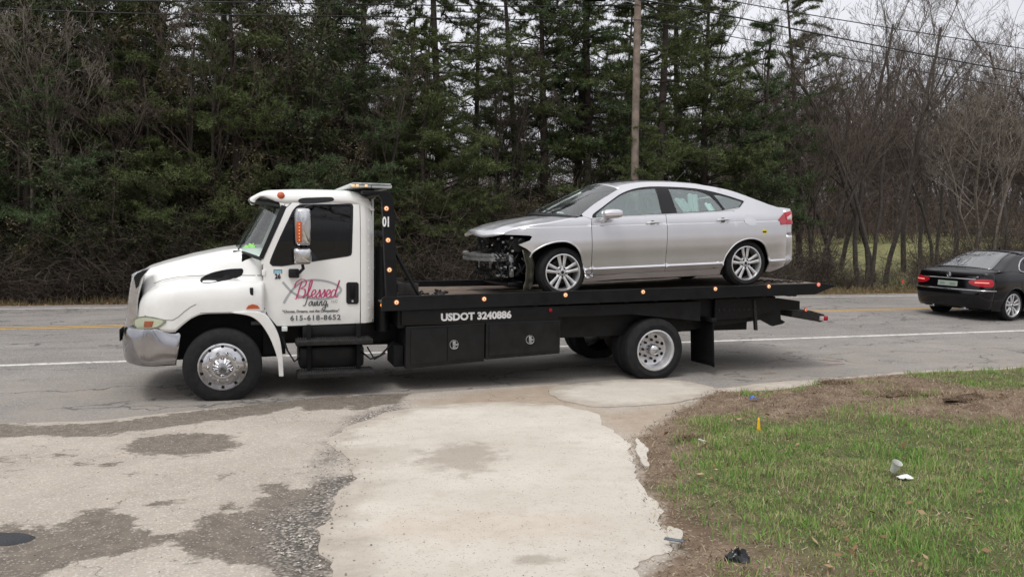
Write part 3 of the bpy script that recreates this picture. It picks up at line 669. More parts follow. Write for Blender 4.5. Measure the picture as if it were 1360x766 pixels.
# headboard
for y0, y1 in ((-.03, .09), (WT - .05, WT + .07)):
    m = MB(); pil = cr([(1.905, 1.10), (1.865, 1.9), (1.842, 2.36), (1.825, 2.44), (1.80, 2.465)], 4) + cr([(1.80, 2.51), (1.90, 2.515), (1.945, 2.49), (1.975, 2.42), (1.985, 2.34), (2.01, 1.8), (2.035, 1.10)], 4)
    m.prism(pil, y0, y1, .006); m.build('headboard_post', mm('black'), truck)
m = MB(); m.box(1.62, 1.93, .09, WT - .05, 2.47, 2.515, .008); m.box(1.87, 1.97, .09, WT - .05, 1.95, 2.02, .006); m.box(1.60, 1.83, -.02, .05, 2.475, 2.51, .006); m.build('headboard_beam', mm('black'), truck)
for y in (.1, WT - .1):
    m = MB(); m.tube([(2.0, y, 1.80), (2.36, y, 1.16)], .026, 6); m.build('headboard_brace', mm('black'), truck)
for px, py in [(513.2, 277), (515.4, 319), (517.2, 358.4)]:
    a = TP(px, py, -.03); marker(a[0], a[1], -.03)
a = TP(508.0, 300.5, -.04); text('01', .165, side(a[0], -.036, a[1]), mm('wtext'), truck, xs=.58, bold=.006)
# winch clutter at the front of the bed
m = MB(); m.tube([(2.25, .5, 1.24), (2.25, 1.5, 1.24)], .08, 14); m.box(2.12, 2.40, .45, .5, 1.14, 1.34, .01); m.box(2.12, 2.40, 1.5, 1.55, 1.14, 1.34, .01); m.build('winch', mm('iron'), bed)
m = MB(); pr_ = random.Random(3)
for k in range(3):
    pp = []; x, y = 2.15 + .25 * k, .2 + .1 * k
    for i in range(26): x += pr_.uniform(-.05, .07); y += pr_.uniform(-.06, .08); pp.append((min(max(x, 2.0), 2.9), min(max(y, .1), 1.6), deckz(x) + .03 + pr_.uniform(0, .05)))
    m.tube(pp, .014, 5)
ch_ = m.build('chain', mm('iron'), None); ch_.matrix_world = TM; tag(ch_, 'loose black chains heaped on the front end of the truck bed', 'chain')
m = MB(); P_ = [(.05 * math.cos(t * 2.3) + 8.34 - t * .07, .35 + t * .05, deckz(8.3) + .02 + .012 * math.sin(t * 9)) for t in np.linspace(0, 10, 40)]
m.tube(P_, .014, 5); c2 = m.build('chain', mm('iron'), None); c2.matrix_world = TM; tag(c2, 'dark tie-down chain on the bed behind the sedan\'s rear wheel', 'chain')
# light bar
m = MB(); m.box(1.50, 1.99, .20, WT - .2, 2.585, 2.615, .01); lb = m.build('light_bar', mm('alum'), truck)
for i in range(9):
    y0 = .205 + i * (WT - .41) / 9; m = MB(); m.box(1.47, 1.74, y0 + .004, y0 + (WT - .41) / 9 - .004, 2.555, 2.60, .012)
    m.build('lamp_lens', mm('beige'), lb)
m = MB(); m.box(1.745, 2.0, .21, WT - .21, 2.555, 2.60, .012); m.build('rear_lens', mm('beige'), lb)
for dx in (.03, .08, .19): m = MB(); m.box(1.47 + dx, 1.505 + dx, .19, .209, 2.562, 2.592, .004); m.build('lamp', mm('glow'), lb)
m = MB(); m.box(1.70, 1.82, .5, .6, 2.50, 2.57); m.box(1.70, 1.82, 1.8, 1.9, 2.50, 2.57); m.build('bracket', mm('black'), lb)
# fascia, tool boxes
m = MB(); m.box(2.10, 4.22, .035, .10, .84, 1.05, .006); m.box(2.06, 4.3, .1, .75, .80, 1.03); m.build('fascia', mm('black'), truck)
a = TP(585.5, 425.8, .03); text('USDOT 3240886', .128, side(a[0], .030, a[1]) @ Matrix.Rotation(R(1.1), 4, 'Z'), mm('wtext'), truck, xs=1.04, bold=.006)
tb1 = MB().prism([(2.15, .285), (3.19, .345), (3.19, .845), (2.15, .825)], .03, .68, .012).build('toolbox', mm('black'), truck)
tb2 = MB().prism([(3.205, .365), (4.25, .41), (4.25, .865), (3.205, .845)], .03, .68, .012).build('toolbox', mm('black'), truck)
MB().box(2.02, 2.14, .12, .65, .30, .57, .01).build('battery_cover', mm('blackm'), truck)
def quad(x0, x1, za0, za1, zb0, zb1): return [(x0, za0), (x1, za1), (x1, zb1), (x0, zb0)]
def flat(y): return lambda x, z: (x, y, z)
for tb, doors in ((tb1, [(2.215, 2.68, .345, .79), (2.695, 3.16, .37, .81)]), (tb2, [(3.25, 4.2, .415, .825)])):
    for (x0, x1, z0, z1) in doors:
        m = MB(); panel(m, quad(x0, x1, z0, z0 + (x1 - x0) * .045, z1, z1 + (x1 - x0) * .03), flat(.03), .012, step=.25, thick=.014, smooth=False); m.build('toolbox_door', mm('black'), tb)
for px, py, tb in ((603, 457.5, tb1), (704, 451, tb2)):
    a = TP(px, py, .012); m = MB(); m.lathe([(.05, -.008), (.058, -.012), (.062, 0)], (a[0], .015, a[1]), 24); m.box(a[0] - .02, a[0] + .02, .0, .015, a[1] - .05, a[1] + .045, .004); m.box(a[0] - .01, a[0] + .055, -.004, .015, a[1] - .012, a[1] + .01, .004); m.build('latch', mm('alum'), tb)
# rear frame, tail
m = MB()
fr_ = [(4.2, 1.06), (7.8, 1.17), (7.81, 1.10), (8.30, 1.035), (8.305, .90), (7.95, .90), (7.97, .76), (8.05, .72), (8.0, .69), (7.83, .66), (7.62, .76), (6.73, .68), (6.10, .60), (4.26, .58)]
m.prism(fr_, .30, .36); m.prism(fr_, WT - .36, WT - .30); m.prism([(4.2, .9), (4.2, 1.05), (6.4, 1.08), (6.4, .80), (5.3, .92)], .04, .3); m.box(6.2, 7.8, .36, WT - .36, .80, 1.08)
m.build('rear_frame', mm('black'), truck)
m = MB(); m.prism([(6.75, 1.10), (7.8, 1.12), (7.8, .9), (7.3, .80), (6.75, .78)], .22, .30, .01); m.build('tilt_arm', mm('black'), truck)
for i in range(9):
    m = MB(); m.lathe([(0, -.01), (.014, -.008), (.018, 0)], (6.82 + i * .085, .22, .93), 8); m.build('bolt', mm('iron'), truck)
a = TP(1069.7, 410.9, .3); marker(a[0], a[1], .29, 'pinkl')
a, b = TP(1074, 414.5, .35), TP(1094, 422, .35); m = MB(); m.prism([(a[0] - .35, a[1] + .03), (a[0], a[1] + .03), (b[0] - .03, b[1] + .06), (b[0] - .02, b[1] - .03), (b[0] - .10, b[1] - .06), (a[0], a[1] - .09), (a[0] - .35, a[1] - .06)], .30, WT - .30, .008); sb = m.build('lift_crossbar', mm('iron'), truck)
m = MB(); m.box(b[0] - .06, b[0] + .02, .27, .36, b[1] - .035, b[1] + .035, .008); m.build('tail_light', mm('redl'), truck)
m = MB(); m.box(b[0] - .13, b[0] - .06, .275, .36, b[1] - .030, b[1] + .035, .004); m.build('tail_light', mm('clearl'), truck, label='pale tail light lens')
for (px0, py0, px1, py1, Y, w_) in ((1002.5, 398, 1005, 438.5, .2, .022), ):
    a, b = TP(px0, py0, Y), TP(px1, py1, Y); m = MB(); m.prism([(a[0] - w_, a[1]), (a[0] + w_, a[1]), (b[0] + w_, b[1]), (b[0] - w_, b[1])], Y, Y + .05, .004); m.build('hanging_strap', mm('iron'), truck)
m = MB(); a = TP(1055, 388, .2); m.tube([(a[0], .2, a[1] + .05), (a[0], .2, a[1] - .06)], .035, 10); a = TP(1070, 386, .2); m.tube([(a[0], .2, a[1] + .03), (a[0], .2, a[1] - .06)], .014, 8); m.build('tail_hook', mm('iron'), truck)
for mir in (None, WT):
    m = MB(); rows = [[(6.60 + .02 * math.sin(y * 9) + (1 - (z - .13) / .65) * .04, y, z) for y in np.linspace(.0, .60, 9)] for z in np.linspace(.13, .80, 9)]
    m.grid(rows); f_ = m.build('mud_flap', mm('blackm'), truck, mirror=mir); q = f_.modifiers.new('thickness', 'SOLIDIFY'); q.thickness = .012
    m = MB(); m.box(6.56, 6.64, -.01, .62, .78, .84, .006); m.build('flap_bracket', mm('black'), truck, mirror=mir)
# whitish smear stencilled on the frame
a = TP(918, 414, .28); m = MB(); m.box(a[0] - .05, a[0] + .05, .292, .298, a[1] - .05, a[1] - .035); m.box(a[0] - .06, a[0] + .04, .292, .298, a[1] - .015, a[1] + .0); m.box(a[0] - .02, a[0] + .045, .292, .298, a[1] + .02, a[1] + .035); m.build('reflective_tape', mm('wtext'), truck)
# green vest on the dash
m = MB(); P = []
for i in range(11):
    r_ = []
    for j in range(11):
        u, v = i / 10, j / 10; x = VX - .06 + .20 * u; y = .60 + .42 * v; e = min(u, 1 - u, v, 1 - v) * 2
        r_.append((x + .02 * fn1(i, j, .9), y, VZ - .03 + .12 * min(1, e * 2.2) * (.75 + .6 * fn1(i, j, .55))))
    P.append(r_)
m.grid(P); v_ = m.build('safety_vest', mm('lime'), None); v_.matrix_world = TM; q = v_.modifiers.new('thickness', 'SOLIDIFY'); q.thickness = .01
tag(v_, 'crumpled lime green cloth lying on the tow truck dashboard behind the windshield', 'vest')
# ================================================================== SEDANS
def alloy(parent, c, Ro, d=1, w=.235, spokes=5, mt='silverd', Ri=None):
    x, y, z = c; Ri = Ri or Ro * .735
    o = bpy.data.objects.new('wheel', None); COL.objects.link(o); o.parent = parent
    s = .66; pr = [(Ri, .02), (Ri + .01, .0), (Ri + (Ro - Ri) * .5, -.010), (Ro - .035, .004), (Ro - .012, .018), (Ro, .04)]
    for i in range(3):
        a = .04 + (w - .08) * (i + .95) / 4; pr += [(Ro, a - .007), (Ro - .009, a - .005), (Ro - .009, a + .005), (Ro, a + .007)]
    pr += [(Ro, w - .04), (Ro - .012, w - .018), (Ro - .035, w - .004), (Ri + .01, w), (Ri, w - .02)]
    MB().lathe([(r, h * d) for r, h in pr], c, 56).build('tyre', mm('rubber'), o, sharp=30)
    m = MB(); m.lathe([(Ri + .002, .03 * d), (Ri + .004, -.002 * d), (Ri - .010, -.006 * d), (Ri - .016, .006 * d), (Ri - .02, .05 * d), (Ri - .03, .16 * d)], c, 56)
    def P2(r, t, h): return (x + r * math.cos(t), y + h * d, z + r * math.sin(t))
    for k in range(spokes):
        t0 = R(90 + 360 / spokes * k)
        for sg in (-1, 1):
            rr = [.045, .075, .13, Ri * .75, Ri - .012]; hh = [.03, .022, .018, .022, .015]; off = [.015, .021, .030, .040, .049]; wd = [.015, .017, .020, .023, .026]
            rows = []
            for r_, h_, o_, w_ in zip(rr, hh, off, wd):
                a = sg * math.asin(min(.9, o_ / r_)); q = w_ / r_
                rows.append([P2(r_, t0 + a - q * .9, h_ + .03), P2(r_, t0 + a - q, h_ + .006), P2(r_, t0 + a - q * .55, h_), P2(r_, t0 + a + q * .55, h_), P2(r_, t0 + a + q, h_ + .006), P2(r_, t0 + a + q * .9, h_ + .03)])
            m.grid(rows)
    m.lathe([(0, .016 * d), (.03, .016 * d), (.034, .024 * d), (.075, .030 * d), (.09, .04 * d), (.085, .07 * d)], c, 30)
    m.build('rim', mm(mt), o, sharp=35)
    m = MB()
    for k in range(5):
        t = R(90 + 36 + 72 * k); m.lathe([(0, .018 * d), (.012, .018 * d), (.013, .04 * d)], P2(.058, t, 0), 8)
    m.lathe([(0, .012 * d), (.02, .013 * d), (.026, .018 * d)], c, 16); m.build('lug_nut', mm('trim'), o)
    MB().lathe([(0, .12 * d), (.15, .12 * d), (.17, .125 * d), (.175, .14 * d)], c, 36).build('brake_disc', mm('iron'), o)
    MB().lathe([(0, .165 * d), (Ri - .01, .165 * d)], c, 36).build('wheel_back', mm('blackm'), o)
    return o

W_ = 1.95
VT = [(.12, .15), (.20, .10), (.27, .07), (.335, .020), (.36, .010), (.385, .034), (.50, .024), (.62, .008), (.75, .0), (.90, .008), (.955, .014), (.968, .034), (1.0, .036), (1.05, .050), (1.10, .078)]
def vin(z):
    if z <= 1.10: return tab(VT, z)
    return .078 + (z - 1.10) * .55 + .25 * max(0, z - 1.42) ** 1.0
def sfn_A(x, z):
    p = .40 * max(0, (-.15 - x) / .85) ** 2.2 + .20 * max(0, (x - 3.05) / .8) ** 2.2
    p += .012 * math.exp(-((x - 0) / .5) ** 2) * -1 * math.exp(-((z - .62) / .25) ** 2)
    return (x, vin(z) + p, z)
def mirpts(P): return [(a, W_ - b, c) for a, b, c in P]

CMt = TM @ Matrix.Translation((4.44, .30, 1.15)) @ Matrix.Rotation(-R(2.3), 4, 'Y')
car = empty('silver_sedan', CMt, 'silver sedan with its front bumper torn off, strapped on the tow truck bed', 'car')
def C4(x, y, Y): return bp(CMt, *z4(x, y), Y)
def C5(x, y, Y): return bp(CMt, *z5(x, y), Y)
def both(name, poly, fn, off, mt, step=.06, thick=.012, holes=(), parent=None, W=W_, label=None):
    r = []; L_ = (.27, .335, .36, .385, .955, .968) if fn is sfn_A and step < .04 else ()
    for mir in (None, W):
        m = MB(); panel(m, poly, fn, off, holes, step, thick, lines=L_); r.append(m.build(name, mt, parent or car, label, mirror=mir))
    return r
fa = cr([(-.50, .56), (-.459, .632), (-.358, .698), (-.257, .737), (-.131, .762), (.022, .757), (.149, .690), (.224, .584), (.262, .463), (.288, .318)], 4)
fender = [(-.806, .874), (-.64, .866), (-.50, .856), (-.47, .84), (-.50, .79), (-.645, .735), (-.54, .675)] + fa[3:] + [(.30, .27), (.388, .27), (.390, .955), (.415, 1.055), (.30, 1.095), (.235, 1.09)] + cr([(.176, 1.075), (-.132, 1.02), (-.483, .982), (-.682, .94), (-.806, .874)], 4)[:-1]
both('front_fender', fender, sfn_A, 0, mm('silver'), .03)
# rolled arch lips
def lip(pts, fn, parent, mt, W, r=.012):
    for mir in (None, W):
        m = MB(); m.tube([Vector(fn(a, b)) + Vector((0, .004, 0)) for a, b in pts], r, 6); m.build('arch_lip', mt, parent, mirror=mir)
lip(fa, sfn_A, car, mm('silver'), W_)
both('front_door', [(.398, .275), (1.545, .285), (1.580, 1.096), (.90, 1.083), (.424, 1.058), (.398, .955)], sfn_A, 0, mm('silver'), .03)
rd = cr([(2.36, .31), (2.46, .43), (2.56, .56), (2.655, .75), (2.71, .92), (2.735, 1.10)], 4)
both('rear_door', [(1.553, .285)] + [(2.34, .285)] + rd + [(2.735, 1.132), (2.5, 1.122), (1.588, 1.097)], sfn_A, 0, mm('silver'), .03)
both('sill', [(.30, .18), (.8, .195), (2.483, .184), (2.483, .30), (2.34, .278), (1.6, .276), (.30, .265)], sfn_A, -.004, mm('silver'), .03)
ra = cr([(2.49, .19), (2.497, .299), (2.56, .475), (2.70, .635), (2.883, .707), (3.063, .702), (3.215, .62), (3.308, .448), (3.335, .30), (3.33, .20)], 4)
lampA = [C5(*q, .12) for q in [(930, 292), (965, 270), (1000, 250), (1013, 290), (1013, 320), (950, 320)]]
XR = 3.70
q_top = [(2.742, 1.135), (2.86, 1.18), (2.98, 1.275), (3.04, 1.345), (3.2, 1.285), (3.4, 1.215), (3.6, 1.165), (XR, 1.142)]
quarter = [(2.365, .302), (2.47, .29)] + ra[1:] + [(3.40, .19), (3.55, .22), (XR, .26), (XR, .9)] + list(reversed(q_top)) + list(reversed(rd))
both('quarter_panel', quarter, sfn_A, 0, mm('silver'), .03)
lip(ra, sfn_A, car, mm('silver'), W_)
# rear wrap
def make_wrap(fn, xr, W, ends, k=3.2):
    """s in 0..1 round the tail, z up"""
    def f(s, z):
        i = fn(xr, z)[1]; t = abs(2 * s - 1); sg = -1 if s < .5 else 1
        ang = max(0., min(1., 1 - t)) * math.pi / 2; cs, sn = math.cos(ang) ** (2 / k), math.sin(ang) ** (2 / k)
        return (xr + (tab(ends, z) - xr) * sn, W / 2 + sg * (W / 2 - i) * cs, z)
    return f
EA = [(.18, 3.84), (.30, 3.93), (.42, 3.98), (.50, 3.97), (.60, 3.955), (.70, 3.95), (.78, 3.915), (.95, 3.94), (1.08, 3.98), (1.14, 3.99)]
wA = make_wrap(sfn_A, XR, W_, EA)
def wrapgrid(w, zs, ns=41): return [[w(s, z) for s in np.linspace(0, 1, ns)] for z in zs]
m = MB(); m.grid([[wA(s, lerp(.26 + .10 * min(1, min(s, 1 - s) * 9), .74, v)) for s in np.linspace(0, 1, 41)] for v in np.linspace(0, 1, 12)]); rbp = m.build('rear_bumper', mm('silver'), car); rbp.modifiers.new('t', 'SOLIDIFY').thickness = .012
m = MB(); m.grid(wrapgrid(wA, np.linspace(.745, 1.142, 9))); rtr = m.build('tail_panel', mm('silver'), car); rtr.modifiers.new('t', 'SOLIDIFY').thickness = .012
# lamps: on the quarter and on into the tail
both('tail_light', [(3.53, .985), (3.60, 1.035), (XR, 1.085), (XR, .905), (3.56, .90)], sfn_A, .008, mm('redl'), .04)
for mir in (None, W_):
    m = MB(); panel(m, [(.0, .905), (.0, 1.085), (.10, 1.11), (.17, 1.09), (.17, .93), (.08, .905)], lambda s, z: wA(s, z), .012, step=.03, thick=.012); m.build('tail_light', mm('redl'), car, mirror=mir)
    m = MB(); panel(m, [(.005, .96), (.005, 1.01), (.08, 1.05), (.08, .97)], lambda s, z: wA(s, z), .018, step=.03, thick=.006); m.build('reverse_light', mm('clearl'), car, mirror=mir)
# greenhouse frame
rail = cr([(.235, 1.098), (.5, 1.262), (.78, 1.400), (.95, 1.475), (1.12, 1.53), (1.4, 1.567), (1.9, 1.562), (2.35, 1.522), (2.75, 1.445), (3.04, 1.345)], 4)
DLO = cr([(.43, 1.072), (.455, 1.127), (.62, 1.222), (.80, 1.325), (1.0, 1.425), (1.268, 1.492), (1.6, 1.510), (2.2, 1.475), (2.62, 1.385), (2.95, 1.280)], 3) + [(2.97, 1.262), (2.93, 1.215), (2.863, 1.172), (2.5, 1.128), (1.6, 1.102), (.9, 1.088)]
belt = [(.415, 1.062), (.9, 1.084), (1.6, 1.098), (2.5, 1.123), (2.742, 1.137), (2.86, 1.172), (2.98, 1.268), (3.04, 1.34)]
both('window_frame', [(.30, 1.098)] + rail[1:] + list(reversed(belt))[1:], sfn_A, 0, mm('silver'), .05, holes=[DLO])
wins = [cr([(.50, 1.082), (.52, 1.135), (.80, 1.305), (1.02, 1.412), (1.268, 1.470), (1.545, 1.487)], 3) + [(1.538, 1.113), (.9, 1.098)],
        cr([(1.755, 1.480), (2.15, 1.452), (2.36, 1.395), (2.46, 1.31), (2.535, 1.20), (2.55, 1.145)], 3) + [(1.785, 1.120)],
        cr([(2.47, 1.385), (2.66, 1.352), (2.92, 1.272)], 3) + [(2.915, 1.245), (2.84, 1.185), (2.60, 1.150), (2.54, 1.27)]]
tr_ = both('window_trim', DLO, sfn_A, -.004, mm('trim'), .06, holes=wins)
for i, w_ in enumerate(wins): both('window_pane', w_, sfn_A, -.009, mm('glass'), .08, .004)
# black strip between DLO bottom = thin chrome
m = MB(); m.tube([sfn_A(a, b) for a, b in [(.42, 1.064), (.9, 1.086), (1.6, 1.1), (2.5, 1.126), (2.86, 1.174), (2.975, 1.268)]], .006, 5); m.build('belt_moulding', mm('silverd'), car)
# roof, pillars closed over the top
railp = [Vector(sfn_A(a, b)) for a, b in rail]
c_top = cr([(1.02, 1.585), (1.25, 1.615), (1.55, 1.628), (1.95, 1.618), (2.3, 1.588)], 4)
r0 = [sfn_A(a, b) for a, b in rail if .93 < a < 2.36]
def cross(p, zc, xc, k=2.3, n=17):
    """crowned line from p to its mirror, centre at (xc, zc)"""
    o = []
    for t in np.linspace(-1, 1, n):
        q = 1 - abs(t) ** k; o.append((p[0] + (xc - p[0]) * q, W_ / 2 + t * (W_ / 2 - p[1]), p[2] + (zc - p[2]) * q))
    return o
def skin(secs, name, mt, thick=.012, parent=None, off=0):
    m = MB(); m.grid(secs); o = m.build(name, mt, parent or car, sharp=70)
    if thick: solid(o, thick, (1.5, W_ / 2, .3))
    return o
ctab = [(.95, 1.575), (1.12, 1.602), (1.4, 1.625), (1.9, 1.620), (2.36, 1.578), (2.75, 1.50), (3.04, 1.41), (3.2, 1.345), (3.4, 1.27), (3.6, 1.215), (XR, 1.19), (3.99, 1.142)]
xs_r = [p for p in rail if p[0] >= .94]
skin([cross(sfn_A(a, b), tab(ctab, a), a - .10 * max(0, 1 - (a - .94) / .4) + .06 * max(0, (a - 1.9) / .5)) for a, b in xs_r if a <= 2.40], 'roof', mm('silver'))
skin([cross(sfn_A(a, b), tab(ctab, a + .06), a + .06) for a, b in xs_r + [(3.04, 1.345)] if a >= 2.34], 'rear_window', mm('glassd'), .006)
tl = [(3.04, 1.345), (3.2, 1.285), (3.4, 1.215), (3.6, 1.165), (XR, 1.142)]
secs = [cross(sfn_A(a, b), tab(ctab, a + .06) + .004, a + .06 + (.12 if a == 3.04 else 0)) for a, b in tl[:4]]
last = [wA(s, 1.142) for s in np.linspace(0, 1, 17)]
secs.append([tuple(.5 * (np.array(a) + np.array(b)) + np.array((0, 0, .004))) for a, b in zip(secs[-1], last)]); secs.append(last)
skin(secs, 'trunk_lid', mm('silver'))
sun_ = [cross(sfn_A(a, b), tab(ctab, a) + .003, a - .10 * max(0, 1 - (a - .94) / .4))[4:13] for a, b in xs_r if 1.05 < a < 1.65]
m = MB(); m.grid([[(p[0], p[1], p[2] + .004) for p in r_] for r_ in sun_]); m.build('sunroof', mm('trim'), car)
m = MB(); b0 = (2.25, W_ / 2, 1.60); m.tube([b0, (2.50, W_ / 2, 1.83)], [.006, .003], 5); m.build('antenna', mm('trim'), car)
# windshield
lf = [sfn_A(a, b) for a, b in rail if a <= .96]; sec = []
for i, p in enumerate(lf):
    t = i / (len(lf) - 1); sec.append(cross(p, lerp(1.165, 1.575, t) , lerp(-.10, .85, t), 2.2, 21))
skin(sec, 'windshield', mm('wglass'), 0)
cowl = cross((lf[0][0] - .05, lf[0][1], lf[0][2] - .02), 1.14, -.17, 2.2, 21)
skin([cowl, [(p[0] + .03, p[1], p[2] + .012) for p in sec[0]]], 'cowl', mm('trim'), .01)
for ys in ((.45, 1.0), (1.1, 1.6)):
    m = MB(); q = []
    for t in np.linspace(0, 1, 6):
        y = lerp(ys[0], ys[1], t); u = 1 - abs((y - W_ / 2) / (W_ / 2 - lf[0][1])) ** 2.2; q.append((lerp(.235, -.1, u) - .0 + .06 * t, y, lerp(1.098, 1.165, u) + .03 + .045 * t))
    m.tube(q, .007, 5); m.build('wiper', mm('trim'), car)
# hood
hn = cr([(.20, 1.082), (-.132, 1.026), (-.483, .988), (-.682, .946), (-.80, .885)], 4)
cz = [(-1.12, .925), (-1.0, .965), (-.8, 1.01), (-.5, 1.07), (-.1, 1.125), (.2, 1.15)]
fr = cr([(-.81, .245, .878), (-.93, .33, .862), (-1.045, .50, .850), (-1.105, .72, .885), (-1.125, .975, .915)], 4); fr = fr + mirpts(fr[:-1][::-1])
fr = [tuple(p) for p in resamp(fr, 33)]
sec = []
for a, b in hn:
    p = sfn_A(a, b); t = min(1, (.2 - a) / 1.0); row = []
    back = cross(p, tab(cz, a - .27 * (1 - t) - .2 * t), a - .30 * (1 - t) - .2 * t, 2.4, 33)
    for j, q in enumerate(back):
        y = abs(q[1] - W_ / 2); bl = .016 * math.exp(-((y - .60) / .05) ** 2) - .012 * math.exp(-((y - .36) / .12) ** 2)
        row.append((q[0], q[1], q[2] + bl * min(1, (.3 - a) * 2)))
    sec.append(row)
sec.append([tuple(.45 * np.array(a) + .55 * np.array(b) + np.array((0, 0, .012))) for a, b in zip(sec[-1], fr)]); sec.append(fr)
hoodA = skin(sec, 'hood', mm('silver'), .02)
# side mirror
for mir in (None, W_):
    m = MB(); cx, cz_ = C4(975, 258, -.10); P = []
    for t, s in [(-.145, .3), (-.13, .7), (-.08, .95), (0, 1), (.08, .95), (.12, .85), (.13, .75)]:
        P.append([(cx + t, -.10 + .105 * s * math.cos(a), cz_ + .066 * s * (abs(math.sin(a)) ** .8) * (1 if math.sin(a) > 0 else -1) + .01 * t) for a in np.linspace(0, 2 * math.pi, 18, endpoint=False)])
    P = [[(cx - .15, -.10, cz_)] * 18] + P
    m.grid(P, True, False, True); o = m.build('side_mirror', mm('silver'), car, mirror=mir)
    m = MB(); m.grid([P[-1], [(cx + .125, -.10, cz_)] * 18], True, False, True); m.build('mirror_glass', mm('chrome'), o, mirror=mir)
    m = MB(); m.tube([(cx - .05, -.06, cz_ - .05), (cx - .07, .0, cz_ - .09), (cx - .08, .07, cz_ - .09)], [.035, .03, .04], 10); m.build('mirror_arm', mm('silver'), o, mirror=mir)
    m = MB(); m.box(cx - .13, cx + .10, -.212, -.195, cz_ - .022, cz_ - .010, .004); m.build('indicator', mm('clearl'), o, mirror=mir)
# door handles
for (px, py) in ((212, 312), (622, 295)):
    x, z = C5(px, py, .0); y = sfn_A(x, z)[1]
    for mir in (None, W_):
        m = MB(); m.tube([(x - .10, y - .004, z + .004), (x - .07, y - .03, z + .006), (x, y - .036, z + .008), (x + .07, y - .03, z + .01), (x + .10, y - .004, z + .012)], [.010, .014, .015, .014, .012], 8); m.build('door_handle', mm('silver'), car, mirror=mir)
        m = MB(); m.lathe([(0, -.003), (.035, -.002), (.045, .003)], (x, y, z - .008), 16); m.build('handle_recess', mm('iron'), car, mirror=mir)
# fuel door
m = MB(); panel(m, cr([C5(*q, .03) for q in [(742, 268), (785, 266), (805, 290), (800, 325), (765, 328), (742, 310)]], 3, True), sfn_A, .003, step=.05, thick=.004); m.build('fuel_door', mm('silver'), car)
# yellow round sticker
x, z = C5(852, 363, .02); y = sfn_A(x, z)[1]
m = MB(); m.lathe([(0, -.003), (.043, -.002), (.045, .004)], (x, y, z), 24); st = m.build('sticker', mat('yellow_vinyl', (.65, .55, .05), .5), car)
m = MB(); m.box(x - .032, x + .032, y - .006, y - .003, z - .008, z + .012, .002); m.build('sticker_print', mm('trim'), st)
# floor, inner body
m = MB(); m.box(.35, 3.4, .14, W_ - .14, .19, .26); m.box(.42, .5, .2, W_ - .2, .26, 1.04); m.box(2.42, 2.5, .2, W_ - .2, .26, .9); m.box(3.42, 3.5, .3, W_ - .3, .2, 1.0)
m.box(-.62, .42, .42, .46, .35, .92); m.box(-.62, .42, W_ - .46, W_ - .42, .35, .92); m.box(2.45, 3.4, .38, .42, .25, 1.05); m.box(2.45, 3.4, W_ - .42, W_ - .38, .25, 1.05)
m.box(-.42, .35, .14, .44, .80, .84); m.box(-.42, .35, W_ - .44, W_ - .14, .80, .84); m.box(2.5, 3.36, .1, .4, .72, .76); m.box(2.5, 3.36, W_ - .4, W_ - .1, .72, .76)
m.build('underbody', mm('blackm'), car)
m = MB(); m.box(.36, .62, .2, W_ - .2, .85, 1.06, .03); m.build('dashboard', mm('blackm'), car)
for (x, y) in ((1.15, .38), (1.15, 1.12), (2.1, .38), (2.1, 1.12)):
    o = bpy.data.objects.new('car_seat', None); COL.objects.link(o); o.parent = car
    m = MB(); m.box(x - .15, x + .38, y, y + .46, .5, .68, .05); m.build('cushion', mm('seat'), o)
    m = MB(); m.prism([(x + .30, .6), (x + .42, .6), (x + .58, 1.16), (x + .46, 1.18)], y, y + .46, .03); m.build('backrest', mm('seat'), o)
    m = MB(); m.box(x + .47, x + .57, y + .12, y + .34, 1.17, 1.32, .03); m.build('headrest', mm('seat'), o)
# deployed airbag / pale curtain inside the rear side window
m = MB()
for u0, u1, zt, sk in ((1.82, 1.98, 1.34, .10), (2.06, 2.22, 1.40, -.06), (2.30, 2.40, 1.26, .05)):
    m.grid([[(lerp(u0, u1, u) + sk * (1 - v), vin(lerp(1.11, zt - .05 * abs(u - .4), v)) + .035 + .012 * math.sin(u * 12), lerp(1.11, zt - .05 * abs(u - .4), v) + .01 * math.sin(u * 9)) for u in np.linspace(0, 1, 8)] for v in np.linspace(0, 1, 8)]); o = m.build('side_airbag', mm('beige'), car, label='pale deflated airbag curtain behind the rear window'); o.modifiers.new('t', 'SOLIDIFY').thickness = .01
# wheels
for (x, z) in ((-.03, .335), (2.925, .345)):
    for d, y in ((1, .045), (-1, W_ - .045)): alloy(car, (x, y, z), .345, d)
# ---- the exposed front
m = MB(); m.box(-.62, -.55, .35, W_ - .35, .32, .86, .01); m.box(-.64, -.53, .3, W_ - .3, .84, .87, .01); m.build('radiator', mm('blackm'), car)
m = MB(); m.box(-.66, -.62, .42, W_ - .42, .40, .78); rd_ = m.build('condenser', mm('iron'), car)
def beam(zc, zh, yn, yf, x0, bow, mt, name, d=.05):
    P = []
    for s in np.linspace(0, 1, 15):
        y = lerp(yn, yf, s); x = x0 - bow * (1 - (2 * s - 1) ** 2)
        P.append([(x, y, zc - zh), (x - d, y, zc - zh), (x - d, y, zc - zh * .3), (x - d + .015, y, zc - zh * .25), (x - d + .015, y, zc + zh * .25), (x - d, y, zc + zh * .3), (x - d, y, zc + zh), (x, y, zc + zh)])
    m = MB(); m.grid(P, False, False, True); b = len(m.V); m.F += [tuple(range(8)), tuple(range(b - 8, b))]; m.sm += [False, False]; return m.build(name, mt, car)
zb = C4(200, 490, .9)[1]; xb = C4(270, 510, .42)[0]
beam(C4(265, 511, .45)[1], .05, .34, W_ - .20, -.90, .17, mm('alum'), 'bumper_beam', .07)
for y in (.42, W_ - .52):
    m = MB(); m.box(-.93, -.55, y, y + .10, .50, .60, .008); m.build('crash_box', mm('alum'), car)
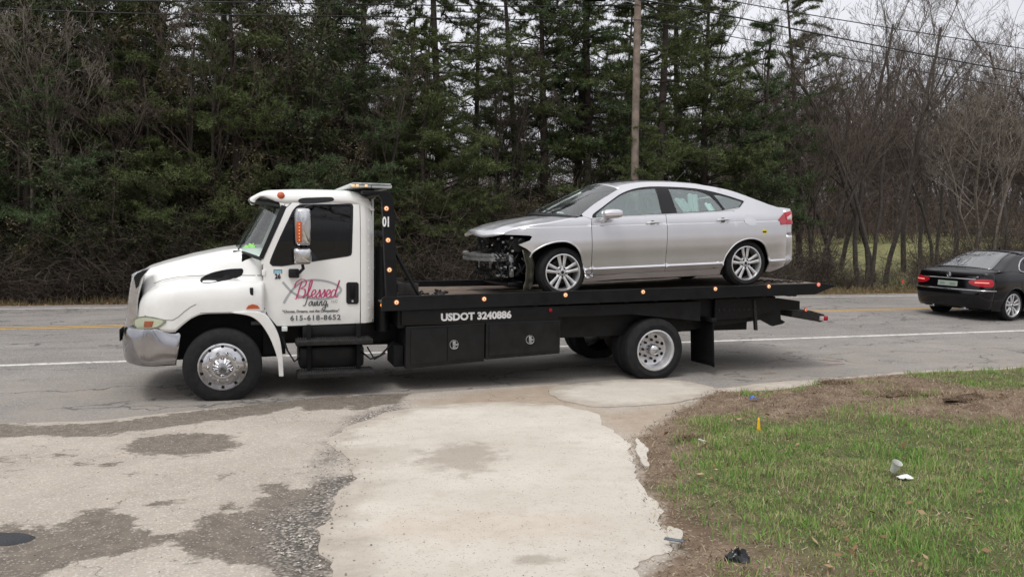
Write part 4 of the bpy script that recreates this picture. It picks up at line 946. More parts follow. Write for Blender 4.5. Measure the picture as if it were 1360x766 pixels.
a, b = C4(350, 500, .30), C4(350, 628, .30); m = MB(); m.box(-.72, -.66, .30, .345, b[1], a[1], .006); m.prism([(-.74, b[1] + .03), (-.90, b[1] + .04), (-.90, b[1] + .015), (-.74, b[1] - .01)], .32, .38, .004); m.build('support_bracket', mm('alum'), car)
a = C4(232, 560, .8); m = MB(); m.box(-.86, -.83, .78, .84, a[1] - .06, a[1] + .07, .004); m.box(-.86, -.83, 1.35, 1.40, a[1] - .06, a[1] + .07, .004); m.build('support_bracket', mm('alum'), car)
for y0_ in (.20, W_ - .42): MB().prism([(-.60, .62), (-.68, .64), (-.72, .76), (-.66, .83), (-.52, .82), (-.50, .70)], y0_, y0_ + .22, .01).build('headlight_bucket', mm('black'), car)
m = MB(); pr_ = random.Random(5)
for k in range(44):
    y = pr_.uniform(.14, .55) if k % 3 else pr_.uniform(.5, 1.7); x = pr_.uniform(-.95, -.55); z = pr_.uniform(.28, .82); pts = [(x, y, z)]
    for i in range(4): x += pr_.uniform(-.06, .06); y += pr_.uniform(-.06, .06); z += pr_.uniform(-.09, .06); pts.append((min(x, -.5), max(y, .12), max(z, .2)))
    m.tube(cr(pts, 3), pr_.choice([.006, .009, .014]), 5)
for k in range(16):
    y = pr_.uniform(.16, .6); x = pr_.uniform(-.82, -.62); z = pr_.uniform(.28, .78); s = pr_.uniform(.02, .05); m.box(x, x + s * 1.4, y, y + s, z, z + s * pr_.uniform(.8, 1.8), .004)
m.build('loose_wiring', mm('trim'), car, kind='stuff')
m = MB()
for k in range(34):
    y = pr_.uniform(.13, .5) if k % 2 else pr_.uniform(.5, 1.5); x = pr_.uniform(-.96, -.70); z = pr_.uniform(.30, .82); s = pr_.uniform(.012, .025); m.box(x, x + s * 1.5, y, y + s, z, z + s * 1.3, .003)
m.build('metal_clip', mm('alum'), car, kind='stuff')
# bent fender liner ahead of the wheel
P = []
for v in np.linspace(0, 1, 10):
    z = lerp(.66, .10, v); P.append([(lerp(-.60, -.42, u) + .05 * math.sin(v * 3) + .015 * fn1(u * 6, v * 9), .10 + .05 * math.sin(u * 3.1) + .16 * u + .02 * fn1(v * 7, u * 5) + .03 * v, z) for u in np.linspace(0, 1, 8)])
m = MB(); m.grid(P); fl_ = m.build('fender_liner', mat('olive_plastic', (.10, .10, .075), .55, var=.5, vscale=12), car); fl_.modifiers.new('t', 'SOLIDIFY').thickness = .008
m = MB(); P = [[(.29 + .12 * u, .03 + .02 * math.sin(v * 5) - .015 * u, .30 - .05 * v + .02 * math.sin(u * 7 + v * 3)) for u in np.linspace(0, 1, 8)] for v in np.linspace(0, 1, 5)]; m.grid(P); cr_ = m.build('crumpled_edge', mm('chrome'), car, label='crumpled shiny sill end'); cr_.modifiers.new('t', 'SOLIDIFY').thickness = .004
for (y0_, y1_, z0_, z1_, x_) in ((.30, .62, .30, .46, -.80), (.75, 1.15, .24, .40, -.86), (1.2, 1.6, .28, .44, -.84), (.45, .8, .62, .80, -.78), (.95, 1.5, .66, .84, -.82)):
    m = MB(); P = [[(x_ + .06 * fn1(u * 4 + y0_, v * 4), lerp(y0_, y1_, u) + .03 * fn1(v * 5, u * 3 + z0_), lerp(z0_, z1_, v) + .05 * fn1(u * 5 + x_, v * 2)) for u in np.linspace(0, 1, 9)] for v in np.linspace(0, 1, 6)]
    m.grid(P, False); q = m.build('broken_plastic', mm('black'), car); q.modifiers.new('t', 'SOLIDIFY').thickness = .006
m = MB(); m.box(-.74, -.50, .35, W_ - .35, .14, .21, .02); m.build('lower_tray', mm('trim'), car)

# ================================================================== BLACK SEDAN ON THE ROAD
Wb = 1.85; px, py = 1347, 427
xb_, yb_ = gp(px, py); zb_ = float(zr(tn(xb_, yb_)[1])) + .006
BS = 1.15
BM0 = Matrix.Translation((xb_, yb_, zb_)) @ Matrix.Rotation(R(25), 4, 'Z') @ Matrix.Rotation(.055, 4, 'X') @ Matrix.Scale(BS, 4)
BM = BM0 @ Matrix.Translation((2.875, Wb, 0)) @ Matrix.Rotation(R(180), 4, 'Z')
bc = empty('black_sedan', BM, 'black sedan driving away on the far right of the road', 'car')
VB = [(.12, .12), (.20, .07), (.30, .05), (.45, .02), (.60, 0), (.72, .0), (.85, .006), (.90, .016), (.95, .03), (1.0, .055)]
def sfn_B(x, z):
    v = tab(VB, z) if z <= 1.0 else .055 + (z - 1.0) * .60 + .5 * max(0, z - 1.36)
    p = .30 * max(0, (-.2 - x) / .75) ** 2.4 + .10 * max(0, (x - 3.1) / .45) ** 2
    return (x, v + p, z)
def bb(*a, **k): return both(*a, parent=bc, W=Wb, **k)
def arch(cx, r, zc=.325, lo=.20, n=18):
    a0 = math.asin((lo - zc) / r); return [(cx + r * math.cos(t), zc + r * math.sin(t)) for t in np.linspace(math.pi - a0, a0, n)]
fA, rA = arch(0, .37), arch(2.875, .37)
mB = mm('bcar')
bb('front_fender', [(-.80, .20), (-.75, .62), (-.74, .72), (-.45, .82), (0, .90), (.35, .955), (.62, .975), (.62, .20)] + list(reversed(fA)), sfn_B, 0, mB, .06)
bb('front_door', [(.628, .20), (1.60, .20), (1.60, 1.0), (.70, .985), (.628, .97)], sfn_B, 0, mB, .08)
bb('rear_door', [(1.608, .20), (2.42, .20), (2.50, .33), (2.56, .50), (2.66, .66), (2.70, .74), (2.72, 1.005), (1.608, 1.0)], sfn_B, 0, mB, .06)
XB = 3.45
bb('quarter_panel', [(2.43, .20)] + rA + [(XB, .22), (XB, .98), (3.30, 1.0), (2.95, 1.04), (2.72, 1.012), (2.708, .74), (2.668, .66), (2.568, .50), (2.508, .33)], sfn_B, 0, mB, .05)
railB = cr([(.62, .985), (.85, 1.10), (1.15, 1.25), (1.40, 1.355), (1.70, 1.40), (2.1, 1.40), (2.45, 1.35), (2.75, 1.25), (3.0, 1.12), (3.22, 1.015)], 4)
DB = cr([(.80, 1.01), (1.0, 1.13), (1.25, 1.26), (1.5, 1.335), (1.8, 1.35), (2.15, 1.345), (2.42, 1.285), (2.60, 1.18), (2.68, 1.09)], 3) + cr([(2.68, 1.05), (2.60, 1.025), (2.3, 1.02), (1.6, 1.015)], 2)
bb('window_frame', railB + [(2.95, 1.045), (2.72, 1.016), (1.608, 1.004), (.70, .99)], sfn_B, 0, mB, .05, holes=[DB])
wB = [cr([(.86, 1.02), (1.02, 1.12), (1.27, 1.245), (1.5, 1.315), (1.62, 1.325)], 3) + [(1.62, 1.03)],
      cr([(1.70, 1.328), (2.1, 1.325), (2.33, 1.28)], 3) + [(2.36, 1.05), (1.70, 1.035)], cr([(2.39, 1.265), (2.50, 1.20), (2.60, 1.10), (2.62, 1.06)], 2) + [(2.42, 1.048)]]
bb('window_trim', DB, sfn_B, -.004, mm('trim'), .06, holes=wB)
for w__ in wB: bb('window_pane', w__, sfn_B, -.008, mm('glassd'), .08, .004)
for mir in (None, Wb):
    m = MB(); m.tube([Vector(sfn_B(a, b)) + Vector((0, -.004, 0)) for a, b in DB + DB[:1]], .013, 6); m.build('chrome_surround', mm('chrome'), bc, mirror=mir)
    m = MB(); m.tube([Vector(sfn_B(a, b)) + Vector((0, .004, 0)) for a, b in rA], .012, 6); m.build('arch_lip', mB, bc, mirror=mir)
    for hx in (1.42, 2.50): m = MB(); y = sfn_B(hx, .86)[1]; m.tube([(hx - .1, y, .86), (hx - .06, y - .03, .865), (hx + .06, y - .03, .868), (hx + .1, y, .87)], .013, 8); m.build('door_handle', mm('chrome'), bc, mirror=mir)
    m = MB(); m.lathe([(0, -.13), (.06, -.11), (.085, 0), (.08, .06), (0, .065)], (.80, -.08, 1.02), 16, axis='x'); m.build('side_mirror', mB, bc, mirror=mir)
EB = [(.20, 3.66), (.28, 3.76), (.42, 3.81), (.58, 3.82), (.63, 3.80), (.66, 3.745), (.80, 3.735), (.92, 3.70), (.96, 3.71), (1.0, 3.705)]
wB_ = make_wrap(sfn_B, XB, Wb, EB, 2.9)
def wq(s, z):   # raised corners
    return wB_(s, z)
m = MB(); m.grid(wrapgrid(wq, [.24, .30, .38, .46, .54, .60, .625, .64], 49)); rbB = m.build('rear_bumper', mB, bc); rbB.modifiers.new('t', 'SOLIDIFY').thickness = .012
m = MB(); m.grid(wrapgrid(wq, [.645, .66, .72, .80, .88, .93, .96, .98], 49)); tpB = m.build('tail_panel', mB, bc); tpB.modifiers.new('t', 'SOLIDIFY').thickness = .012
def wp(name, poly, off, mt, thick=.01, step=.03, parent=None, mirror=None):
    m = MB(); panel(m, poly, wq, off, step=step, thick=thick); return m.build(name, mt, parent or bc, mirror=mirror)
def out(s, z, o):
    p = Vector(wq(s, z)); a = Vector(wq(min(s + .004, 1), z)) - Vector(wq(max(s - .004, 0), z)); n = Vector((a.y, -a.x, 0)).normalized(); n = n if n.x > 0 or (abs(n.x) < 1e-6) else n
    return p + n * o
for mir in (None, Wb):
    t_ = wp('tail_light', cr([(.045, .75), (.045, .83), (.10, .865), (.23, .865), (.345, .84), (.37, .79), (.33, .735), (.23, .71), (.09, .71)], 3, True), .012, mm('redl'), .03, mirror=mir)
    wp('light_band', [(.13, .785), (.31, .78), (.31, .80), (.13, .805)], .018, mm('pinkl'), .006, parent=t_, mirror=mir)
wp('license_plate', [(.455, .69), (.545, .69), (.545, .795), (.455, .795)], .016, mat('plate_face', (.28, .32, .28), .5, var=.15, vscale=30), .006)
wp('plate_text', [(.468, .715), (.493, .715), (.493, .765), (.468, .765)], .019, mat('plate_print', (.16, .22, .18), .6), .002)
wp('plate_text', [(.505, .715), (.532, .715), (.532, .765), (.505, .765)], .019, bpy.data.materials['plate_print'], .002)
m = MB(); m.tube([out(s, .855, .02) for s in np.linspace(.30, .70, 16)], .010, 6); m.build('chrome_strip', mm('chrome'), bc)
m = MB(); m.tube([out(s, .632, .012) for s in np.linspace(.0, 1, 60)], .009, 6); m.build('bumper_trim', mm('chrome'), bc)
c_ = out(.5, .925, .02); m = MB(); m.grid([[(c_[0] + .008 * math.cos(b), c_[1] + (.045 + .006 * math.sin(b)) * math.cos(a), c_[2] + (.045 + .006 * math.sin(b)) * math.sin(a)) for b in np.linspace(0, 6.283, 6, endpoint=False)] for a in np.linspace(0, 6.283, 28, endpoint=False)], True, True, True)
for k in range(3):
    a = R(90 + 120 * k); m.tube([c_, (c_[0], c_[1] + .045 * math.cos(a), c_[2] + .045 * math.sin(a))], [.010, .003], 5)
m.build('star_emblem', mm('chrome'), bc)
m = MB(); a = out(.66, .905, .012); m.box(a[0] - .01, a[0] + .004, a[1] - .0, a[1] + .13, a[2] - .014, a[2] + .014, .003); m.build('model_badge', mm('chrome'), bc)
def crossB(p, zc, xc, k=2.3, n=17):
    o = []
    for t in np.linspace(-1, 1, n):
        q = 1 - abs(t) ** k; o.append((p[0] + (xc - p[0]) * q, Wb / 2 + t * (Wb / 2 - p[1]), p[2] + (zc - p[2]) * q))
    return o
cB = [(.5, 1.03), (.62, 1.08), (.85, 1.20), (1.15, 1.36), (1.40, 1.43), (1.7, 1.465), (2.1, 1.465), (2.45, 1.43), (2.75, 1.325), (3.0, 1.205), (3.22, 1.10)]
skin([crossB(sfn_B(a, b), tab(cB, a), a - .12) for a, b in railB if a <= 1.42], 'windshield', mm('glassd'), .005, bc)
skin([crossB(sfn_B(a, b), tab(cB, a), a - .12 * max(0, (1.8 - a) / .4) + .10 * max(0, (a - 1.9) / .5)) for a, b in railB if 1.38 <= a <= 2.36], 'roof', mB, .012, bc)
rws = [crossB(sfn_B(a, b), tab(cB, a) - .012, a + .12, 2.6) for a, b in railB if 2.32 <= a]
skin(rws, 'rear_pillars', mB, .012, bc)
gl = []
for r_ in rws:
    r_ = np.array(r_); t = np.linspace(.13, .87, 15); gl.append([(float(np.interp(u, np.linspace(0, 1, 17), r_[:, 0])) + .004, float(np.interp(u, np.linspace(0, 1, 17), r_[:, 1])), float(np.interp(u, np.linspace(0, 1, 17), r_[:, 2])) + .010) for u in t])
skin(gl, 'rear_window', glassmat('rear_glass', (.4, .47, .46), .5, .24), .003, bc)
s0 = crossB(sfn_B(3.22, 1.015), 1.095, 3.34, 2.6); lastB = [wq(s, .98) for s in np.linspace(0, 1, 17)]
midB = [tuple(.35 * np.array(a) + .65 * np.array(b) + np.array((0, 0, .028))) for a, b in zip(s0, lastB)]
skin([s0, [tuple(.7 * np.array(a) + .3 * np.array(b) + np.array((0, 0, .02))) for a, b in zip(s0, lastB)], midB, [tuple(np.array(b) + np.array((-.02, 0, .012))) for b in lastB], lastB], 'trunk_lid', mB, .012, bc)
hB = [(.62, .98), (.35, .957), (0, .902), (-.45, .822), (-.72, .725)]
skin([crossB(sfn_B(a, b), b + .07, a - .15) for a, b in hB], 'hood', mB, .012, bc)
m = MB(); P = []
for z in (.2, .35, .5, .62, .72): P.append([(-.76 - .17 * (1 - abs(t) ** 2.6) - (.03 if z < .6 else 0), Wb / 2 + t * (Wb / 2 - sfn_B(-.76, z)[1]), z) for t in np.linspace(-1, 1, 21)])
m.grid(P); m.build('front_bumper', mB, bc).modifiers.new('t', 'SOLIDIFY').thickness = .012
m = MB(); m.box(-.6, 3.4, .16, Wb - .16, .2, .28); m.box(-.5, .6, .38, .42, .25, .85); m.box(-.5, .6, Wb - .42, Wb - .38, .25, .85); m.box(2.4, 3.4, .36, .40, .25, .95); m.box(2.4, 3.4, Wb - .40, Wb - .36, .25, .95); m.box(2.45, 3.35, .08, .4, .71, .75); m.box(2.45, 3.35, Wb - .4, Wb - .08, .71, .75)
m.box(2.6, 3.4, .2, Wb - .2, .90, .94); m.box(.5, .6, .2, Wb - .2, .3, .95); m.build('underbody', mm('blackm'), bc)
for y in (.35, 1.05):
    m = MB(); m.box(1.5, 1.62, y, y + .45, .5, 1.15, .05); m.box(1.52, 1.6, y + .12, y + .33, 1.15, 1.30, .03); m.box(2.38, 2.5, y, y + .45, .5, 1.08, .05); m.build('car_seat', mm('seat'), bc)
m = MB(); m.prism([(2.0, 1.46), (2.12, 1.46), (2.12, 1.52), (2.06, 1.51)], Wb / 2 - .015, Wb / 2 + .015, .004); m.build('roof_antenna', mB, bc)
for x in (0, 2.875):
    for d, y in ((1, .05), (-1, Wb - .05)): alloy(bc, (x, y, .325), .325, d)
m = MB(); m.box(3.50, 3.72, .5, .62, .21, .26, .01); m.box(3.50, 3.72, Wb - .62, Wb - .5, .21, .26, .01); m.build('exhaust_tip', mm('chrome'), bc)
# ================================================================== GROUND
def gpl(pts): return [gp(*p) for p in pts]
near_px = [(-500, 592), (-200, 574), (0, 563), (130, 559), (220, 549), (330, 538), (450, 525), (560, 522), (740, 510), (900, 520), (960, 516), (1100, 503), (1200, 494), (1360, 487), (1700, 468)]
nb = sorted(tn(*gp(*p)) for p in near_px); nb = [(-60, nb[0][1])] + nb + [(90, nb[-1][1])]
def nbf(t): return float(np.interp(t, [a for a, _ in nb], [b for _, b in nb])) + .05 * fn1(t, 1, 1.3) + .03 * fn1(t, 5, 6)
def nonuni(lo, hi, f0, f1, fs, g=1.12, far=6.):
    a = list(np.arange(f0, f1 + 1e-6, fs)); s = fs; x = f1
    while x < hi: s = min(s * g, far); x += s; a.append(x)
    s = fs; x = f0; b = []
    while x > lo: s = min(s * g, far); x -= s; b.append(x)
    return np.array(b[::-1] + a)
gx = nonuni(-260, 320, -6.5, 8.5, .06); gy = nonuni(-60, 420, 2.6, 10.8, .06)
X, Y = np.meshgrid(gx, gy); Tt, Nn = X * CT + Y * ST, -X * ST + Y * CT
Z = zr(Nn)
NB = np.interp(Tt, [a for a, _ in nb], [b for _, b in nb])
ins = np.clip((Nn - NB - .05) / .5, 0, 1) * np.clip((21.6 - Nn) / .8, 0, 1)
Z = Z - .16 * ins
far = np.clip((Nn - 21.5) / 10, 0, 1)
Z += far * .5 * np.sin(X * .11 + 1) * np.sin(Y * .07) + far * .12 * np.sin(X * .6) * np.cos(Y * .5)
# attributes (signed distances in metres to shapes read off the place)
P_lawn = gpl([(918, 590), (940, 566), (985, 560), (1040, 562), (1100, 560), (1200, 566), (1290, 568), (1500, 560), (1900, 600), (1900, 1400), (1500, 1200), (1250, 800), (1130, 768), (1060, 742), (985, 712), (930, 672), (895, 655), (940, 632), (940, 605)])
P_dirt = gpl([(880, 560), (915, 538), (950, 520), (1040, 515), (1110, 505), (1200, 496), (1360, 489), (1700, 468), (3000, 450), (3000, 2500), (1700, 2000), (900, 1000), (850, 770), (890, 742), (905, 730), (885, 700), (862, 650), (848, 600), (842, 585)])
P_grass2 = gpl([(1225, 505), (1290, 495), (1400, 490), (1500, 500), (1400, 520), (1290, 520)])
wet = [[(-60, 566), (0, 562), (60, 566), (130, 562), (210, 552), (300, 540), (390, 528), (470, 522), (460, 532), (400, 540), (330, 552), (200, 570), (120, 580), (40, 578), (-60, 584)],
       [(160, 592), (190, 580), (240, 574), (310, 574), (312, 590), (280, 604), (220, 604), (165, 600)],
       [(-40, 700), (20, 698), (75, 700), (100, 688), (130, 672), (150, 670), (148, 682), (178, 690), (185, 704), (215, 712), (212, 728), (150, 738), (95, 745), (60, 766), (30, 790), (-60, 790)],
       [(220, 716), (260, 698), (290, 684), (335, 676), (330, 664), (370, 655), (430, 640), (470, 628), (470, 645), (440, 660), (420, 690), (440, 740), (450, 790), (400, 790), (360, 762), (300, 742), (240, 738)],
       [(344, 642), (380, 640), (378, 652), (350, 652)], [(200, 666), (222, 666), (215, 672)], [(290, 668), (308, 667), (305, 673)], [(105, 616), (155, 614), (150, 620)], [(185, 628), (220, 628), (215, 632)], [(-10, 610), (18, 611), (8, 617)],
       [(80, 604), (98, 604), (95, 608)], [(395, 536), (450, 528), (470, 532), (450, 544), (400, 544)], [(290, 630), (308, 630), (300, 635)],
       [(448, 528), (500, 520), (545, 522), (530, 534), (470, 546)]]
grav = [[(345, 690), (400, 668), (425, 640), (450, 612), (480, 575), (500, 555), (540, 545), (530, 535), (470, 552), (440, 590), (420, 620), (470, 640), (455, 690), (440, 770), (370, 770)]]
fx = np.clip((X - gx.min()), 0, 1)
near = (X > -8) & (X < 11) & (Y > 2) & (Y < 12.5)
def field(polys, default=-5.):
    r = np.full(X.shape, default)
    for P in polys: r[near] = np.maximum(r[near], sdf(X[near], Y[near], P))
    return r
A_lawn = field([P_lawn, P_grass2]); A_wet = field([gpl(p) for p in wet]); A_grav = field([gpl(p) for p in grav])
A_soil = field([gpl([(560, 533), (640, 520), (740, 510), (800, 548), (850, 545), (905, 538), (880, 562), (850, 590), (815, 566), (770, 540), (690, 536), (600, 542)])]); A_dirt = np.full(X.shape, -5.); msk = (Y < 14) & (Y > -55); A_dirt[msk] = sdf(X[msk], Y[msk], P_dirt)
A_dirt = np.where(Nn > 20.5, 5, A_dirt); A_meadow = np.where((Nn > 22.4) & (Nn < 55), np.minimum(np.clip((X - 8) / 3, -5, 3), 3), -5.)
A_lawn = np.where((A_dirt > 3) & (Nn < 20) , 3., A_lawn)
nse = np.array([mnoise.fractal(Vector((a * 1.7, b * 1.7, 0)), 1.0, 2.0, 5) for a, b in zip(X[near], Y[near])])
zz = Z[near]; dn = np.clip(A_dirt[near] / .5, 0, 1)
zz = zz + dn * (.035 + .035 * nse) - (1 - dn) * np.clip(A_wet[near] * .06, 0, .012) + (1 - dn) * .006 * nse
mnd = np.exp(-((X[near] - 5.6) / 1.6) ** 2 - ((Nn[near] - 6.6) / .55) ** 2); zz += dn * mnd * .10 * (1 + nse)
# soft hollow of broken paving
Z[near] = zz
ny, nx = X.shape; V = np.stack([X.ravel(), Y.ravel(), Z.ravel()], 1)
ii = (np.arange(ny - 1)[:, None] * nx + np.arange(nx - 1)[None]).ravel()
F = np.stack([ii, ii + 1, ii + nx + 1, ii + nx], 1)
gme = mesh_np('ground', V, [F], True)
for nm, a in (('lawn', A_lawn), ('wet', A_wet), ('grav', A_grav), ('dirt', A_dirt), ('meadow', A_meadow), ('soil', A_soil)):
    at = gme.attributes.new(nm, 'FLOAT', 'POINT'); at.data.foreach_set('value', np.clip(a, -5, 5).ravel().astype(np.float32))

class NB_:
    """small node-graph writer"""
    def __init__(s, name):
        s.m = bpy.data.materials.new(name); s.m.use_nodes = True; s.N = s.m.node_tree.nodes; s.L = s.m.node_tree.links; s.p = s.N['Principled BSDF']
        s.geo = s.N.new('ShaderNodeNewGeometry').outputs['Position']
    def put(s, sock, v):
        if isinstance(v, bpy.types.NodeSocket): s.L.new(v, sock)
        elif v is not None: sock.default_value = (*v, 1) if isinstance(v, tuple) and len(v) == 3 and sock.type == 'RGBA' else v
    def math(s, op, a, b=None, c=None, clamp=False):
        n = s.N.new('ShaderNodeMath'); n.operation = op; n.use_clamp = clamp
        for i, v in enumerate((a, b, c)):
            if v is not None: s.put(n.inputs[i], v)
        return n.outputs[0]
    def noise(s, scale, detail=5, rough=.55, vec=None, dist=0):
        n = s.N.new('ShaderNodeTexNoise'); n.inputs['Scale'].default_value = scale; n.inputs['Detail'].default_value = detail; n.inputs['Roughness'].default_value = rough; n.inputs['Distortion'].default_value = dist
        s.L.new(vec or s.geo, n.inputs['Vector']); return n.outputs[0]
    def vor(s, scale, feat='F1', vec=None, rand=1):
        n = s.N.new('ShaderNodeTexVoronoi'); n.feature = feat; n.inputs['Scale'].default_value = scale; n.inputs['Randomness'].default_value = rand
        s.L.new(vec or s.geo, n.inputs['Vector']); return n
    def rng(s, v, a, b, c=0., d=1.):
        n = s.N.new('ShaderNodeMapRange'); s.put(n.inputs[0], v)
        for i, q in enumerate((a, b, c, d)): n.inputs[i + 1].default_value = q
        return n.outputs[0]
    def mix(s, f, a, b, mode='MIX'):
        n = s.N.new('ShaderNodeMix'); n.data_type = 'RGBA'; n.blend_type = mode; s.put(n.inputs[0], f); s.put(n.inputs[6], a); s.put(n.inputs[7], b); return n.outputs[2]
    def attr(s, nm):
        n = s.N.new('ShaderNodeAttribute'); n.attribute_name = nm; return n.outputs['Fac']
    def scaled(s, sc):
        n = s.N.new('ShaderNodeMapping'); n.inputs['Scale'].default_value = sc; s.L.new(s.geo, n.inputs[0]); return n.outputs[0]
    def rot(s, a, sc=(1, 1, 1)):
        n = s.N.new('ShaderNodeMapping'); n.inputs['Rotation'].default_value = (0, 0, a); s.L.new(s.geo, n.inputs[0])
        n2 = s.N.new('ShaderNodeMapping'); n2.inputs['Scale'].default_value = sc; s.L.new(n.outputs[0], n2.inputs[0]); return n2.outputs[0]
    def fin(s, col, rough=.9, h=None, dist=.01, strength=.6, spec=.3):
        s.put(s.p.inputs['Base Color'], col); s.put(s.p.inputs['Roughness'], rough); s.p.inputs['Specular IOR Level'].default_value = spec
        if h is not None:
            b = s.N.new('ShaderNodeBump'); b.inputs['Strength'].default_value = strength; b.inputs['Distance'].default_value = dist; s.L.new(h, b.inputs['Height']); s.L.new(b.outputs[0], s.p.inputs['Normal'])
        return s.m
def edge(g, a, amp=.35, w=.05, big=3, fine=14):
    """noise-broken edge of a shape: 0 outside, 1 inside"""
    e1 = g.math('MULTIPLY', g.math('SUBTRACT', g.noise(big, 6, .6), .5), amp); e2 = g.math('MULTIPLY', g.math('SUBTRACT', g.noise(fine, 4, .7), .5), amp * .5)
    return g.rng(g.math('ADD', g.math('ADD', a, e1), e2), -w, w)
g = NB_('ground_mix')
speck = g.vor(95).outputs['Color']; sp = g.N.new('ShaderNodeSeparateColor'); g.L.new(speck, sp.inputs[0]); spv = sp.outputs[0]
big = g.noise(.9, 6); mid = g.noise(5, 8, .65); fin_ = g.noise(60, 3, .7)
lot = g.mix(g.rng(big, .35, .65), (.345, .30, .25), (.43, .38, .325)); lot = g.mix(g.rng(mid, .35, .7, 0, .55), lot, (.30, .27, .24))
lot = g.mix(g.rng(spv, .86, .94, 0, .5), lot, (.60, .57, .52)); lot = g.mix(g.rng(spv, .0, .10, .45, 0), lot, (.16, .14, .12))
sm2 = g.math('MULTIPLY', g.rng(g.noise(2.2, 8, .7), .60, .66), g.rng(g.noise(11, 4), .45, .6)); lot = g.mix(g.math('MULTIPLY', sm2, .6), lot, (.21, .185, .155))
wetc = g.mix(g.rng(g.noise(9, 7), .3, .7), (.11, .093, .076), (.18, .152, .123)); wetc = g.mix(g.rng(spv, .88, .95, 0, .7), wetc, (.38, .35, .31))
ew = edge(g, g.attr('wet'), .6, .03, 3.5, 16); col = g.mix(ew, lot, wetc)
eg = edge(g, g.attr('grav'), .5, .12); vg = g.vor(38); gs = g.N.new('ShaderNodeSeparateColor'); g.L.new(vg.outputs['Color'], gs.inputs[0])
gcol = g.mix(g.rng(gs.outputs[0], 0, 1), (.16, .145, .125), (.46, .42, .37)); gcol = g.mix(g.rng(vg.outputs['Distance'], .3, .6), gcol, (.06, .055, .05)); col = g.mix(g.math('MULTIPLY', eg, .75), col, gcol)
dirt = g.mix(g.rng(g.noise(3, 8, .65), .35, .65), (.12, .078, .05), (.245, .18, .125)); dirt = g.mix(g.rng(g.noise(24, 5, .7), .5, .75), dirt, (.085, .06, .042)); dirt = g.mix(g.rng(spv, .93, .97, 0, .7), dirt, (.42, .38, .33))
lawnc = g.mix(g.rng(g.noise(6, 6), .35, .65), (.055, .075, .022), (.12, .115, .05)); mead = g.mix(g.rng(g.noise(.35, 6), .35, .65), (.13, .145, .05), (.23, .21, .10)); mead = g.mix(g.rng(g.noise(6, 5, .7), .45, .7, 0, .7), mead, (.10, .095, .04))
es = edge(g, g.attr('soil'), .5, .2, 2.5, 9); col = g.mix(g.math('MULTIPLY', es, .7), col, g.mix(g.rng(g.noise(6, 6, .7), .35, .65), (.27, .20, .14), (.36, .29, .22)))
cw = g.N.new('ShaderNodeVectorMath'); cw.operation = 'ADD'; g.L.new(g.geo, cw.inputs[0]); cn = g.N.new('ShaderNodeTexNoise'); cn.inputs['Scale'].default_value = 2.2; cn.inputs['Detail'].default_value = 6; g.L.new(g.geo, cn.inputs[0]); g.L.new(cn.outputs['Color'], cw.inputs[1])
ckl = g.vor(1.1, 'DISTANCE_TO_EDGE', cw.outputs[0]).outputs['Distance']; ckl = g.math('MULTIPLY', g.rng(ckl, .0, .010, 1, 0), g.rng(g.noise(.8, 3), .48, .56)); col = g.mix(g.math('MULTIPLY', ckl, .75), col, (.10, .085, .07))
ed = edge(g, g.attr('dirt'), .30, .05, 2.5, 11); col = g.mix(ed, col, dirt)
el = edge(g, g.attr('lawn'), .6, .25, 2.5, 9); col = g.mix(el, col, lawnc); em = edge(g, g.attr('meadow'), .5, .4); col = g.mix(em, col, mead)
hh = g.math('ADD', g.math('MULTIPLY', fin_, .35), g.math('MULTIPLY', g.noise(160, 2), .3)); hh = g.math('ADD', hh, g.math('MULTIPLY', g.math('SUBTRACT', 1., vg.outputs['Distance']), g.math('MULTIPLY', eg, .8)))
hh = g.math('ADD', hh, g.math('MULTIPLY', ew, -.25)); hh = g.math('ADD', hh, g.math('MULTIPLY', g.math('MULTIPLY', g.noise(14, 8, .7), 3.), ed))
gm = g.fin(col, g.mix(ew, (.92, .92, .92), (.72, .72, .72)), hh, .012, .8)
ground = link('ground', gme, gm, kind='structure')

# ---- road: one sheet, ragged towards the forecourt
ts = np.concatenate([np.arange(-60, -14, 1.0), np.arange(-14, 18, .08), np.arange(18, 90, 1.0)]); fr_v = np.concatenate([np.linspace(0, .12, 4), np.linspace(.12, 1, 26)[1:]])
rows = []
for t in ts:
    n0 = nbf(t); ns = n0 + (20.4 + .9 + .04 * fn1(t, 9, 2.) - n0) * fr_v; x, y = xy(t, ns); z = zr(ns) + .004; z[0] -= .02; z[1:3] -= .002; rows.append(np.stack([x, y, z], 1))
m = MB(); m.grid(rows); g = NB_('road_asphalt')
spc = g.vor(70).outputs['Color']; sp = g.N.new('ShaderNodeSeparateColor'); g.L.new(spc, sp.inputs[0]); spv = sp.outputs[0]
a = g.mix(g.rng(g.noise(.5, 6), .35, .65), (.20, .185, .17), (.27, .25, .23)); a = g.mix(g.rng(g.noise(4, 7, .65, g.rot(-TH, (.25, 1, 1))), .35, .7, 0, .6), a, (.155, .148, .142))
a = g.mix(g.rng(spv, .8, .95, 0, .55), a, (.40, .385, .365)); a = g.mix(g.rng(spv, .0, .18, .55, 0), a, (.09, .088, .085))
rn = g.rot(-TH); sxx = g.N.new('ShaderNodeSeparateXYZ'); g.L.new(rn, sxx.inputs[0]); nco = sxx.outputs[1]
trk = g.math('ADD', g.math('POWER', g.math('COSINE', g.math('MULTIPLY', nco, 3.5)), 2.), 0.); a = g.mix(g.math('MULTIPLY', g.rng(nco, 13, 14, 0, .22), trk), a, (.13, .125, .12))
sho = g.rng(nco, 12.4, 11.6); a = g.mix(g.math('MULTIPLY', sho, g.rng(g.noise(1.3, 6), .4, .7, .1, .6)), a, (.30, .265, .225))
